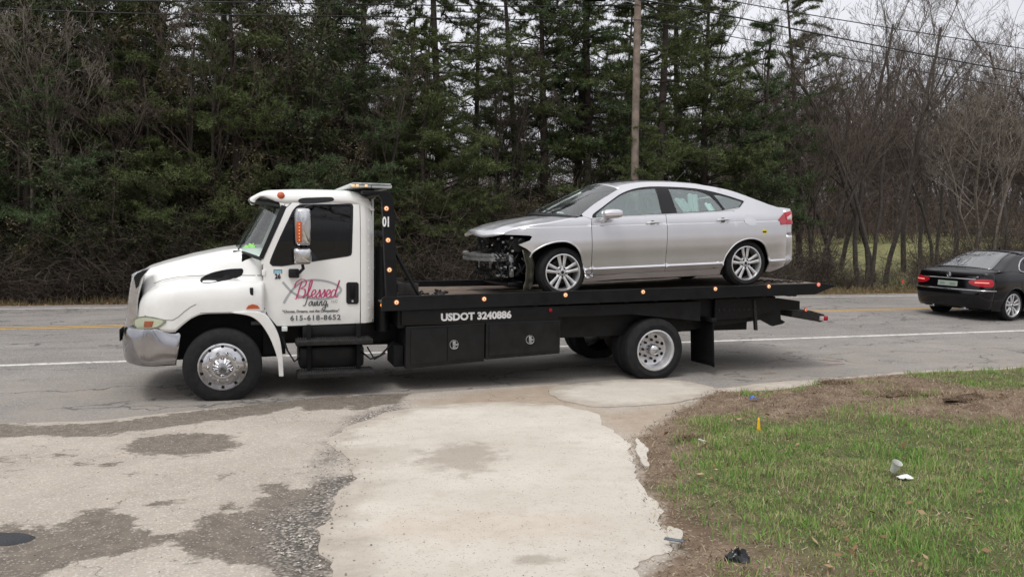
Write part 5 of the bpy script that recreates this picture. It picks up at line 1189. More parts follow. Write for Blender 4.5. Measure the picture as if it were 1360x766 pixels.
wv = g.N.new('ShaderNodeVectorMath'); wv.operation = 'ADD'; g.L.new(g.rot(-TH, (.35, 1, 1)), wv.inputs[0]); nn_ = g.N.new('ShaderNodeTexNoise'); nn_.inputs['Scale'].default_value = 1.6; nn_.inputs['Detail'].default_value = 5; g.L.new(g.geo, nn_.inputs[0]); g.L.new(nn_.outputs['Color'], wv.inputs[1])
ck = g.vor(.9, 'DISTANCE_TO_EDGE', wv.outputs[0]).outputs['Distance']; ckm = g.math('MULTIPLY', g.rng(ck, .0, .022, 1, 0), g.rng(g.noise(.7, 3), .44, .52)); a = g.mix(g.math('MULTIPLY', ckm, .8), a, (.06, .058, .055))
hr = g.math('ADD', g.math('MULTIPLY', g.noise(130, 2), .5), g.math('MULTIPLY', ckm, -1.2))
road = m.build('road', g.fin(a, .88, hr, .008, .7), kind='structure')
def strip(name, n0, n1, mt, dz=.008, t0=-60, t1=90, wob=.008):
    rows = [[(*xy(t, n), float(zr(n)) + dz) for n in (n0 + wob * fn1(t, n0, 3), n1 + wob * fn1(t, n1 + 3, 3))] for t in np.concatenate([np.arange(t0, -14, 2.), np.arange(-14, 20, .15), np.arange(20, t1, 2.)])]
    m = MB(); m.grid(rows, False); return m.build(name, mt, kind='structure')
def paintm(name, c, under=(.2, .19, .18)):
    g = NB_(name); w_ = g.rng(g.noise(7, 8, .75), .50, .62); w2 = g.rng(g.noise(60, 3), .6, .7)
    return g.fin(g.mix(g.math('MAXIMUM', g.math('MULTIPLY', w_, .8), g.math('MULTIPLY', w2, .6)), c, under), .8)
wpm = paintm('worn_white_paint', (.62, .60, .57)); ypm = paintm('worn_yellow_paint', (.50, .30, .075))
strip('edge_line', 12.98, 13.10, wpm); strip('edge_line', 20.34, 20.46, wpm); strip('centre_line', 16.58, 16.69, ypm); strip('centre_line', 16.80, 16.91, ypm)
# survey paint
m = MB(); 
for (px, py, l, a_) in ((1110, 484, .35, .3), (1020, 496, .25, .2), (1040, 479, .45, -.5), (1090, 478, .6, -.45)):
    x, y = gp(px, py); z = float(zr(tn(x, y)[1])) + .008; d = (math.cos(a_) * l / 2, math.sin(a_) * l / 2); m.add([(x - d[0], y - d[1] - .02, z), (x + d[0], y + d[1] - .02, z), (x + d[0], y + d[1] + .02, z), (x - d[0], y - d[1] + .02, z)], [(0, 1, 2, 3)])
m.build('survey_paint', paintm('faded_orange_paint', (.40, .20, .16)), kind='structure')

# ---- concrete slabs of the drive, broken along their edges
g = NB_('broomed_concrete'); spc = g.vor(110).outputs['Color']; sp = g.N.new('ShaderNodeSeparateColor'); g.L.new(spc, sp.inputs[0]); spv = sp.outputs[0]
c = g.mix(g.rng(g.noise(.8, 7), .35, .65), (.46, .42, .365), (.55, .51, .45)); c = g.mix(g.rng(g.noise(4.5, 8, .7), .5, .75, 0, .6), c, (.38, .33, .28)); c = g.mix(g.rng(spv, .93, .98, 0, .7), c, (.28, .24, .2)); c = g.mix(g.rng(g.noise(30, 5, .7), .55, .75, 0, .4), c, (.36, .32, .27))
ax, ay = gp(615, 608)
def blob(px, py, rx, ry, amp=.5, w0=.9):
    x, y = gp(px, py); s_ = g.N.new('ShaderNodeVectorMath'); s_.operation = 'SUBTRACT'; g.L.new(g.geo, s_.inputs[0]); s_.inputs[1].default_value = (x, y, 0)
    q = g.N.new('ShaderNodeVectorMath'); q.operation = 'MULTIPLY'; g.L.new(s_.outputs[0], q.inputs[0]); q.inputs[1].default_value = (1 / rx, 1 / ry, 0)
    l = g.N.new('ShaderNodeVectorMath'); l.operation = 'LENGTH'; g.L.new(q.outputs[0], l.inputs[0])
    return g.rng(g.math('ADD', l.outputs['Value'], g.math('MULTIPLY', g.math('SUBTRACT', g.noise(5, 8, .7), .5), 2.2)), 1.0, .55)
c = g.mix(g.math('MULTIPLY', blob(612, 608, .42, .62), .55), c, (.235, .195, .155)); c = g.mix(g.math('MULTIPLY', blob(712, 744, .16, .10), .5), c, (.20, .17, .13)); c = g.mix(g.math('MULTIPLY', blob(500, 605, .5, .5), .3), c, (.27, .23, .185))
c = g.mix(g.math('MULTIPLY', blob(640, 700, .9, .35), .25), c, (.38, .29, .20))
ri = g.attr('rim'); rf = g.rng(g.math('ADD', ri, g.math('MULTIPLY', g.math('SUBTRACT', g.noise(3.2, 8, .65), .5), .9)), .0, .30)
lotc = g.mix(g.rng(g.noise(5, 8, .65), .35, .7), (.40, .35, .29), (.29, .255, .215)); c = g.mix(g.rng(rf, 0, 1, .85, 0), c, lotc)
cm = g.fin(c, .93, g.math('ADD', g.noise(170, 2), g.math('MULTIPLY', g.noise(30, 5, .7), .5)), .006, .7)
def jag(px, amp, step, seed, closed=True):
    P = densify(cr(gpl(px), 4, True), step); out_ = []
    for i, (x, y) in enumerate(P):
        out_.append((x + amp * (fn1(x, y + seed, 3.1, 5)) + amp * .3 * fn1(x + 9, y, 17, 3), y + amp * fn1(x + 40, y + seed, 3.1, 5) + amp * .3 * fn1(x, y + 33, 19, 3)))
    return out_
drive = [(437, 800), (432, 730), (428, 692), (452, 655), (470, 625), (440, 592), (462, 568), (505, 552), (560, 541), (640, 535), (720, 537), (790, 550), (812, 572), (836, 590), (838, 615), (852, 640), (868, 672), (884, 700), (888, 722), (872, 742), (842, 752), (850, 800), (900, 1400), (200, 1400)]
def rimmed(o, poly, side_=None):
    """distance from the slab's worn edge, for the dirt that creeps over it"""
    me = o.data; co = np.empty(len(me.vertices) * 3, np.float32); me.vertices.foreach_get('co', co); co = co.reshape(-1, 3); P = gpl(poly); r_ = sdf(co[:, 0], co[:, 1], P)
    if side_: r_ = r_ + np.clip((co[:, 0] - side_(co[:, 1])) * 1.5, 0, 3)
    at_ = me.attributes.new('rim', 'FLOAT', 'POINT'); at_.data.foreach_set('value', r_.astype(np.float32)); return o
m = MB(); panel(m, jag(drive, .07, .06, 0), lambda x, y: (x, y, .009 + .003 * fn1(x, y, .8)), 0, step=.12, thick=.03); rimmed(m.build('driveway', cm, kind='structure'), drive, lambda y: .35 - .1 * y * 0)
s2 = [(728, 519), (760, 511), (820, 505), (900, 506), (950, 517), (930, 528), (880, 537), (800, 541), (750, 532)]
m = MB(); panel(m, jag(s2, .05, .06, 4), lambda x, y: (x, y, .011 + float(zr(tn(x, y)[1]))), 0, step=.15, thick=.03); rimmed(m.build('concrete_apron', cm, kind='structure'), s2)
s3 = [(960, 519), (1000, 512), (1075, 506), (1090, 511), (1030, 519), (975, 522)]
m = MB(); panel(m, jag(s3, .04, .06, 8), lambda x, y: (x, y, .020 + float(zr(tn(x, y)[1]))), 0, step=.15, thick=.04); rimmed(m.build('concrete_apron', cm, kind='structure'), s3)
for i, P in enumerate(([(848, 584), (860, 600), (857, 610), (864, 622), (852, 618), (846, 604)], [(889, 704), (900, 706), (908, 716), (898, 728), (890, 722)])):
    m = MB(); panel(m, jag(P, .03, .03, i), lambda x, y: (x, y, .022 + .01 * fn1(x, y, 5)), 0, step=.08, thick=.04)
    tag(rimmed(m.build('concrete_chunk', cm), P, lambda y: -9), ['small broken concrete chip at the edge of the drive nearest the truck', 'cracked concrete corner piece beside the drive near the metal strip'][i], 'rubble')

# ================================================================== loose ground matter
def gz(x, y):
    """height of the finished ground near the camera"""
    ix = np.clip(np.searchsorted(gx, x) - 1, 0, nx - 2); iy = np.clip(np.searchsorted(gy, y) - 1, 0, ny - 2)
    fx_ = (x - gx[ix]) / (gx[ix + 1] - gx[ix]); fy_ = (y - gy[iy]) / (gy[iy + 1] - gy[iy])
    return (Z[iy, ix] * (1 - fx_) * (1 - fy_) + Z[iy, ix + 1] * fx_ * (1 - fy_) + Z[iy + 1, ix] * (1 - fx_) * fy_ + Z[iy + 1, ix + 1] * fx_ * fy_)
def vnoise(x, y, s, seed=0):
    """cheap value noise, vectorised"""
    r = np.random.default_rng(seed).random((256, 256)); x = x * s + 1000; y = y * s + 1000; xi = np.floor(x).astype(int); yi = np.floor(y).astype(int); fx_ = x - xi; fy_ = y - yi
    fx_ = fx_ * fx_ * (3 - 2 * fx_); fy_ = fy_ * fy_ * (3 - 2 * fy_); q = lambda a, b: r[a % 256, b % 256]
    return q(xi, yi) * (1 - fx_) * (1 - fy_) + q(xi + 1, yi) * fx_ * (1 - fy_) + q(xi, yi + 1) * (1 - fx_) * fy_ + q(xi + 1, yi + 1) * fx_ * fy_
def blades(x, y, z, h, wd, lean, seed=1, lean0=0.):
    r = np.random.default_rng(seed); n = len(x); a = r.random(n) * 6.283; la = r.random(n) * 6.283; le = np.minimum(lean0 + lean * r.random(n), .99)
    dx, dy = np.cos(a) * wd / 2, np.sin(a) * wd / 2; lx, ly = np.cos(la) * le * h, np.sin(la) * le * h; hz = h * np.sqrt(np.clip(1 - le ** 2, .02, 1))
    V = np.stack([np.stack([x - dx, y - dy, z], 1), np.stack([x + dx, y + dy, z], 1), np.stack([x + dx * .7 + lx * .4, y + dy * .7 + ly * .4, z + hz * .6], 1), np.stack([x - dx * .7 + lx * .4, y - dy * .7 + ly * .4, z + hz * .6], 1), np.stack([x + lx, y + ly, z + hz], 1)], 1).reshape(-1, 3)
    b = np.arange(n)[:, None] * 5; return V, [b + np.array([[0, 1, 2, 3]]), b + np.array([[3, 2, 4]])]
def islemat(name, stops, rough=.8, trans=0.0, patch=None):
    g = NB_(name); n = g.N.new('ShaderNodeNewGeometry'); rp = g.N.new('ShaderNodeValToRGB'); e = rp.color_ramp.elements
    while len(e) < len(stops): e.new(.5)
    for q, (p_, c_) in zip(e, stops): q.position = p_; q.color = (*c_, 1)
    v = n.outputs['Random Per Island']
    if patch: v = g.math('ADD', g.math('MULTIPLY', v, .7), g.math('MULTIPLY', g.math('SUBTRACT', g.noise(patch, 4), .32), 1.1), clamp=True)
    g.L.new(v, rp.inputs[0]); return g.fin(rp.outputs[0], rough)
N_ = 460000; x = rng.uniform(1.0, 9.6, N_); y = rng.uniform(2.9, 12.3, N_)
d = np.maximum(sdf(x, y, P_lawn), sdf(x, y, P_grass2)); dens = (np.clip((d + .25) / .6, 0, 1) + .5 * (sdf(x, y, P_dirt) > .12) * (vnoise(x, y, 2.0, 31) > .70)).clip(0, 1) * np.clip(1.1 * vnoise(x, y, 1.1, 7) + .9 * vnoise(x, y, 2.6, 1) + .5 * vnoise(x, y, 7, 2) - .68, .03, 1.15)
k = rng.random(N_) < dens * np.clip(1.25 - y / 14, .5, 1); x, y = x[k], y[k]
h = .86 * (.018 + .028 * vnoise(x, y, 2.5, 3) + .045 * vnoise(x, y, 7, 4) ** 2) * rng.uniform(.6, 1.3, len(x)) * (1 + 1.0 * (vnoise(x, y, 4, 21) > .72))
Vb, Fb = blades(x, y, gz(x, y) - .004, h, rng.uniform(.003, .006, len(x)) * (1 + y * .06), .85)
tag(link('grass', mesh_np('grass', Vb, Fb), islemat('grass_blades', [(0, (.065, .155, .026)), (.30, (.14, .285, .052)), (.56, (.21, .315, .085)), (.76, (.30, .29, .13)), (1, (.46, .39, .24))], patch=1.3), kind='stuff'), 'short green and straw coloured grass at lower right', 'grass')
# dead thatch and litter lying flat
N_ = 110000; x = rng.uniform(.7, 9.4, N_); y = rng.uniform(2.9, 11.5, N_); d = sdf(x, y, P_dirt)
k = (d > -.08) & (rng.random(N_) < (.35 + .9 * vnoise(x, y, 2.8, 5)) * np.clip(1.2 - sdf(x, y, P_lawn) * .6, .5, 1)); x, y = x[k], y[k]
Vb, Fb = blades(x, y, gz(x, y) + .002, rng.uniform(.02, .07, len(x)), rng.uniform(.003, .009, len(x)), .5, 5, .78)
tag(link('dead_thatch', mesh_np('dead_thatch', Vb, Fb), islemat('dead_grass', [(0, (.07, .045, .028)), (.4, (.17, .115, .07)), (.75, (.28, .21, .13)), (1, (.42, .36, .26))]), kind='stuff'), 'dry brown thatch and twigs between drive and grass', 'dead grass')
def leafcards(c, size, seed, flat=.0):
    r = np.random.default_rng(seed); n = len(c); a = r.normal(size=(n, 3)); a[:, 2] *= (1 - flat); a /= np.linalg.norm(a, axis=1)[:, None]; b = r.normal(size=(n, 3)); b[:, 2] *= (1 - flat)
    b -= (a * b).sum(1)[:, None] * a; b /= np.linalg.norm(b, axis=1)[:, None]; s = np.asarray(size).reshape(-1, 1) * np.ones((n, 1))
    V = np.stack([c - a * s, c - b * s * .45, c + a * s, c + b * s * .45], 1).reshape(-1, 3); return V, [np.arange(n)[:, None] * 4 + np.array([[0, 1, 2]]), np.arange(n)[:, None] * 4 + np.array([[0, 2, 3]])]
N_ = 900; x = rng.uniform(1.2, 8.4, N_); y = rng.uniform(3, 9.5, N_); k = (sdf(x, y, P_dirt) > .1) & (vnoise(x, y, 1.5, 8) > .45); x, y = x[k], y[k]
Vb, Fb = leafcards(np.stack([x, y, gz(x, y) + .03], 1), rng.uniform(.015, .038, len(x)), 3, .6)
tag(link('dead_leaves', mesh_np('dead_leaves', Vb, Fb), islemat('dead_leaf', [(0, (.14, .07, .035)), (.5, (.26, .16, .09)), (1, (.40, .29, .18))]), kind='stuff'), 'scattered dry brown leaves on the grass', 'leaves')
def stones(name, x, y, z, s, mt, label, seed=0):
    r = np.random.default_rng(seed); n = len(x); base = np.array([(1, 0, 0), (-1, 0, 0), (0, 1, 0), (0, -1, 0), (0, 0, .7), (0, 0, -.5), (.6, .6, .3), (-.6, -.55, .35)], float)
    fc = np.array([(6, 4, 0), (6, 2, 4), (6, 0, 2), (7, 4, 1), (7, 3, 4), (7, 1, 3), (1, 4, 2), (4, 3, 0), (0, 5, 2), (2, 5, 1), (1, 5, 3), (3, 5, 0), (2, 1, 4)])
    a = r.random(n) * 6.28; c_, s_ = np.cos(a), np.sin(a); B = base[None] * r.uniform(.6, 1.2, (n, 8, 1)); q = np.stack([B[..., 0] * c_[:, None] - B[..., 1] * s_[:, None], B[..., 0] * s_[:, None] + B[..., 1] * c_[:, None], B[..., 2]], 2) * s[:, None, None]
    V = (q + np.stack([x, y, z], 1)[:, None]).reshape(-1, 3); F = (np.arange(n)[:, None, None] * 8 + fc[None]).reshape(-1, 3); tag(link(name, mesh_np(name, V, [F]), mt, kind='stuff'), label, 'gravel')
gm_ = islemat('gravel_stone', [(0, (.14, .12, .105)), (.5, (.32, .29, .26)), (1, (.52, .49, .45))])
Pg = gpl(grav[0]); bx = [p[0] for p in Pg]; by = [p[1] for p in Pg]; N_ = 9000; x = rng.uniform(min(bx) - .2, max(bx) + .2, N_); y = rng.uniform(min(by) - .2, max(by) + .2, N_)
k = rng.random(N_) < np.clip((sdf(x, y, Pg) + .12) / .3, 0, 1) * vnoise(x, y, 4, 11) * 1.2; x, y = x[k], y[k]
stones('gravel', x, y, gz(x, y) + .004, rng.uniform(.002, .012, len(x)) ** 1.0 * (.8 + rng.random(len(x)) ** 6 * 1.0), gm_, 'loose pale gravel along the broken left edge of the drive', 2)
N_ = 3500; x = rng.uniform(-1.6, .2, N_); y = rng.uniform(3.6, 7.2, N_); dd_ = sdf(x, y, gpl(drive)); k = (dd_ > -.02) & (rng.random(N_) < np.exp(-dd_ / .09) * 1.0) & (x < -.2); x, y = x[k], y[k]
stones('gravel', x, y, np.full(len(x), .014), rng.uniform(.002, .010, len(x)), gm_, 'gravel strewn over the left edge of the concrete drive', 6)
N_ = 5000; x = rng.uniform(-4.5, 3.5, N_); y = rng.uniform(3.2, 9.2, N_); k = (rng.random(N_) < .05 + .5 * vnoise(x, y, 1.3, 12) ** 2) & (sdf(x, y, gpl(drive)) < -.02); x, y = x[k], y[k]
stones('grit', x, y, gz(x, y) + .003, rng.uniform(.002, .007, len(x)), gm_, 'fine grit scattered over the worn parking area', 3)
k_ = 420; x = rng.uniform(-1.5, 1.6, k_); y = rng.uniform(3.7, 8.2, k_); k = sdf(x, y, gpl(drive)) > .05; x, y = x[k], y[k]; stones('grit', x, y, np.full(len(x), .02), rng.uniform(.0015, .006, len(x)), islemat('dark_grit', [(0, (.06, .05, .04)), (1, (.25, .21, .17))]), 'dark specks of grit on the pale concrete drive', 4)

# ---- litter
def at(px, py, dz=0): x, y = gp(px, py); return x, y, float(gz(np.array([x]), np.array([y]))[0]) + dz
x, y, z = at(1004, 580); m = MB(); m.tube([(x, y, z - .02), (x + .01, y, z + .16)], .0015, 5); fg = m.build('wire', mm('iron'))
m = MB(); m.grid([[(x + .004 + u * .036 * (1 - v * .75) + .012 * v, y - .02 * u, z + .01 + v * .125 - .02 * u * (1 - v)) for u in np.linspace(0, 1, 5)] for v in np.linspace(0, 1, 6)]); fl2 = m.build('flag', mat('yellow_flag', (.80, .46, .02), .6)); fl2.modifiers.new('t', 'SOLIDIFY').thickness = .001
ef = empty('marker_flag', Matrix.Identity(4), 'small yellow-orange utility marker flag standing in the grass', 'flag'); fg.parent = ef; fl2.parent = ef
x, y, z = at(1192, 640, .0); m = MB(); pr = []
for a_, r_ in ((0, .024), (.02, .026), (.05, .031), (.08, .036), (.083, .038)): pr.append((r_, a_))
m.lathe(pr, (0, 0, 0), 20, axis='z'); m.lathe([(0, .0), (.024, .0)], (0, 0, 0), 20, axis='z'); o = m.build('plastic_cup', mat('cloudy_plastic', (.55, .56, .52), .25)); o.matrix_world = Matrix.Translation((x - .01, y + .05, z + .045)) @ Matrix.Rotation(R(28), 4, 'X') @ Matrix.Rotation(R(10), 4, 'Y'); tag(o, 'small clear plastic cup standing askew in the grass', 'cup')
m = MB(); m.grid([[(x + .02 + .10 * (u - .35) + .01 * fn1(v * 3, u * 4), y - .04 + .07 * (v - .5) * (1.1 - abs(u - .5)), z + .022 + .022 * math.sin(u * 3.1) * math.sin(v * 3.1) + .010 * fn1(u * 4, v * 4)) for u in np.linspace(0, 1, 12)] for v in np.linspace(0, 1, 9)]); o = m.build('paper_scrap', mat('white_paper', (.82, .82, .80), .8)); tag(o, 'crumpled white scrap of paper in the grass beside the cup', 'litter'); o.modifiers.new('t', 'SOLIDIFY').thickness = .003
x, y, z = at(1001, 535, .035); m = MB(); m.grid([[(x + .09 * (u - .5), y + .05 * (v - .5), z + .02 * math.sin(u * 4) + .012 * v) for u in np.linspace(0, 1, 6)] for v in np.linspace(0, 1, 4)]); o = m.build('blue_wrapper', mat('blue_plastic', (.03, .13, .50), .4)); tag(o, 'small blue plastic wrapper on the dirt by the road', 'litter'); o.modifiers.new('t', 'SOLIDIFY').thickness = .002
x, y, z = at(895, 728, .05); m = MB(); m.box(-.055, .055, -.014, .014, -.004, .004, .002); m.box(-.045, -.03, -.008, .008, .004, .007, .001); m.box(.03, .045, -.008, .008, .004, .007, .001); o = m.build('metal_strip', mat('dull_steel', (.16, .18, .20), .4, .6)); o.matrix_world = Matrix.Translation((x, y, z)) @ Matrix.Rotation(R(-28), 4, 'Z') @ Matrix.Rotation(R(6), 4, 'X'); tag(o, 'short grey metal strip lying by the right edge of the drive', 'debris')
def smooth_lump(name, px, py, sx_, sy_, sz_, mt, label, cat):
    x, y, z = at(px, py); m = MB(); m.grid([[(x + sx_ * r_ * math.cos(b_) * (1 + .12 * fn1(math.cos(b_) * 2, math.sin(b_) * 2)), y + sy_ * r_ * math.sin(b_), z - .01 + (sz_ + .01) * (1 - r_ ** 3) ** .6 + .003 * fn1(r_ * 5, b_ * 3)) for b_ in np.linspace(0, 6.283, 30, endpoint=False)] for r_ in (0, .3, .6, .8, .92, 1.0)], True, False, True); return tag(m.build(name, mt), label, cat)
def crumple(name, px, py, sx_, sy_, sz_, mt, label, cat, seed, k=(14, 30), dz=0):
    if name == 'asphalt_patch': return smooth_lump(name, px, py, sx_, sy_, sz_, mt, label, cat)
    x, y, z = at(px, py, dz); m = MB(); P = []
    for a_ in np.linspace(-.3, math.pi / 2, k[0]):
        P.append([(x + sx_ * math.cos(a_) * math.cos(b_) * (1 + .55 * fn1(2 * math.cos(b_) + seed, 2 * math.sin(b_) + a_ * 2, 1)), y + sy_ * math.cos(a_) * math.sin(b_) * (1 + .55 * fn1(2 * math.cos(b_), 2 * math.sin(b_) + a_ + seed, 1)), z + sz_ * math.sin(a_) * (1 + .8 * fn1(3 * math.cos(b_) + a_, 3 * math.sin(b_) + seed, 1))) for b_ in np.linspace(0, 6.283, k[1], endpoint=False)])
    m.grid(P, True, False, True); return tag(m.build(name, mt, sharp=30), label, cat)
crumple('black_bag_scrap', 980, 750, .07, .04, .05, mat('black_plastic', (.015, .016, .02), .3), 'crumpled black plastic scrap in the dirt at the bottom', 'litter', 3)
crumple('asphalt_patch', -8, 714, .25, .12, .022, mat('fresh_asphalt', (.03, .032, .036), .8, bump=.8, bscale=80, var=.3), 'dark round lump of fresh asphalt at the left edge', 'asphalt patch', 9)
for i, (px, py, s, lb) in enumerate(((917, 588, .05, 'brown clod of twigs and roots on the dirt near the drive'), (1110, 512, .10, 'clod of torn up turf on the dirt bank below the road'), (1290, 545, .13, 'dark mound of rotted turf at the right of the dirt bank'), (1205, 530, .12, 'brown heap of soil and roots in the middle of the dirt bank'))):
    crumple('turf_clod', px, py, s * 2.2, s * 1.0, s * .45, mat('clod_soil%d' % i, (.10, .068, .045), .95, var=.6, vscale=30, bump=1, bscale=60), lb, 'clod', i + 11, dz=-.01)
    x, y, z = at(px, py); c_ = rng.normal(size=(1400, 3)) * (s * 1.4, s * .8, s * .12) + (x, y, z + s * .22); V, F = blades(c_[:, 0], c_[:, 1], c_[:, 2], rng.uniform(.02, .07, 1400), rng.uniform(.002, .006, 1400), .5, i, .6)
    tag(link('root_tangle', mesh_np('root_tangle', V, F), bpy.data.materials['dead_grass'], kind='stuff'), 'dry roots and straw on the clod: ' + lb[:24].strip(), 'roots')
x, y, z = at(932, 594, .01); m = MB(); m.tube([(x - .03, y, z + .02), (x + .05, y - .01, z)], .006, 6); tag(m.build('paper_scrap', mm('beige')), 'thin white stick shaped scrap beside the twig clod', 'litter')
x, y, z = at(962, 588, .01); m = MB(); m.grid([[(x + .08 * u, y + .04 * v, z + .01 * math.sin(u * 4 + v)) for u in (0, .5, 1)] for v in (0, .5, 1)]); tag(m.build('paper_scrap', mat('pale_card', (.5, .45, .38), .8)), 'small pale card scrap on the dirt left of the yellow flag', 'litter')

# ================================================================== VEGETATION
class Wood:
    """branch segments and foliage gathered in arrays"""
    def __init__(s, seed): s.r = np.random.default_rng(seed); s.S = []; s.tips = []
    def seg(s, p0, p1, r0, r1): s.S.append((*p0, *p1, r0, r1))
    def limb(s, p, d, L, r0, r1, n=4, wob=.15, grav=0., lvl=0):
        p = np.array(p, float); d = np.array(d, float); d /= np.linalg.norm(d); pts = [p]
        for i in range(n):
            d = d + s.r.normal(size=3) * wob; d[2] += grav; d /= np.linalg.norm(d); q = p + d * L / n; a, b = r0 + (r1 - r0) * i / n, r0 + (r1 - r0) * (i + 1) / n
            s.S.append((*p, *q, a, b)); p = q; pts.append(p)
        return pts, d
    def mesh(s, name, lo=0, hi=9, k=4):
        A = np.array(s.S); A = A[(A[:, 6] >= lo) & (A[:, 6] < hi)]
        if not len(A): return None
        p0, p1, r0, r1 = A[:, :3], A[:, 3:6], A[:, 6:7], A[:, 7:8]; d = p1 - p0; d /= np.linalg.norm(d, axis=1)[:, None] + 1e-9
        u = np.cross(d, np.where(np.abs(d[:, 2:3]) > .9, (1., 0, 0), (0, 0, 1.))); u /= np.linalg.norm(u, axis=1)[:, None]; v = np.cross(d, u); n = len(A); V = []
        for (p, r_) in ((p0, r0), (p1, r1)):
            for j in range(k): a = 2 * math.pi * j / k; V.append(p + (u * math.cos(a) + v * math.sin(a)) * r_)
        V = np.stack(V, 1).reshape(-1, 3); b = np.arange(n)[:, None] * 2 * k; F = np.concatenate([b + np.array([[j, (j + 1) % k, k + (j + 1) % k, k + j]]) for j in range(k)]); return mesh_np(name, V, [F], k > 4)
def bark(name, c, var=.4): return mat(name, c, .95, var=var, vscale=9, bump=.7, bscale=22)
mbark = bark('grey_brown_bark', (.055, .046, .039)); mtwig = bark('twig_bark', (.075, .058, .046)); mpbark = bark('pine_bark', (.045, .034, .028)); mlight = bark('pale_bark', (.17, .145, .12))
def bare_tree(seed, H=12, stems=1, spread=.35, r0=.13):
    w = Wood(seed); r = w.r
    def grow(p, d, L, ra, lvl):
        n = [9, 6, 3, 3, 3][lvl]; pts, d2 = w.limb(p, d, L, ra, ra * (.45 if lvl < 2 else .35), n, [.085, .14, .19, .22][min(lvl, 3)], [.03, .05, .04, .03][min(lvl, 3)])
        if lvl >= 4: return
        cnt = [9, 6, 5, 4][lvl]
        for i in range(cnt):
            t = r.uniform(.28 if lvl else .35, 1); j = min(int(t * n), n - 1); q = pts[j] + (pts[j + 1] - pts[j]) * (t * n - j); a = r.random() * 6.283
            dd = np.array(pts[j + 1] - pts[j]); dd /= np.linalg.norm(dd); s_ = np.array([math.cos(a), math.sin(a), .25]); nd = dd * (1 - spread) + s_ * (spread + .25 * r.random())
            grow(q, nd, L * r.uniform(.38, .6) * (1.05 - .4 * t), ra * (1 - .6 * t) * r.uniform(.35, .6), lvl + 1)
    for k in range(stems):
        a = 6.283 * k / stems + r.random(); grow((math.cos(a) * .22 * (stems > 1), math.sin(a) * .22 * (stems > 1), -.1), (math.cos(a) * .10 * (stems > 1), math.sin(a) * .10 * (stems > 1), 1), H * r.uniform(.75, 1), r0 * r.uniform(.7, 1), 0)
    A = np.array(w.S); A[:, 6:8] = np.maximum(A[:, 6:8], .0045); w.S = list(map(tuple, A)); return w.mesh('trunk', .028, 9, 6), w.mesh('crown', 0, .028, 3)
def pine(seed, H=16, low=2.5, dens=1., reach=3.4, droop=-.02):
    w = Wood(seed); r = w.r; w.limb((0, 0, -.1), (0, 0, 1), H, .20, .03, 10, .015); needles = []
    z = low; A = []
    for zd in np.arange(1., low, .5):
        for k in range(3): a = r.random() * 6.28; w.limb((0, 0, zd), (math.cos(a), math.sin(a), r.uniform(-.2, .2)), r.uniform(.6, 2.2), .022, .006, 4, .12)
    while z < H - .4:
        nb_ = r.integers(3, 6)
        for k in range(nb_):
            a = 6.283 * (k + r.random() * .7) / nb_; L = reach * (1 - ((z - low) / (H - low)) ** 1.6 * .85) * r.uniform(.35, 1.2) * (.8 if z < low + 1 else 1); zz_ = z + r.uniform(-.25, .25)
            pts, _ = w.limb((0, 0, zz_), (math.cos(a), math.sin(a), r.uniform(-.15, .5)), L, .035, .007, 6, .10, droop + r.uniform(-.02, .02))
            for i in range(1, 6):
                for sd in (-1, 1):
                    for rep in range(2):
                        if r.random() > .95 * dens: continue
                        q = pts[i] + (pts[i + 1] - pts[i]) * r.random(); d = pts[i + 1] - pts[i]; d = d / np.linalg.norm(d); s_ = np.cross(d, (0, 0, 1)) * sd; l = L * .30 * (1.25 - i / 7) * r.uniform(.5, 1.1)
                        p2, _ = w.limb(q, d * r.uniform(.4, 1.) + s_ * .8 + (0, 0, r.uniform(-.25, .45)), l, .010, .004, 2, .12)
                        for t in np.linspace(.3, 1, max(2, int(l / .13))): 
                            j = 0 if t < .5 else 1; c_ = p2[j] + (p2[j + 1] - p2[j]) * (t * 2 - j); A.append((*c_, *d))
            A.append((*pts[-1], 0, 0, .3))
        z += r.uniform(.22, .95)
    A = np.array(A); n = len(A); K = 15; c_ = np.repeat(A[:, :3], K, 0); dd = np.repeat(A[:, 3:], K, 0) * .5 + r.normal(size=(n * K, 3)) * .75; dd[:, 2] += .15; dd /= np.linalg.norm(dd, axis=1)[:, None]
    s_ = np.cross(dd, r.normal(size=dd.shape)); s_ /= np.linalg.norm(s_, axis=1)[:, None]; L_ = r.uniform(.11, .24, (n * K, 1)); wd = .011
    V = np.stack([c_ - s_ * wd, c_ + s_ * wd, c_ + dd * L_], 1).reshape(-1, 3); F = np.arange(n * K * 3).reshape(-1, 3)
    return w.mesh('trunk', .0, 9, 5), mesh_np('crown', V, [F])
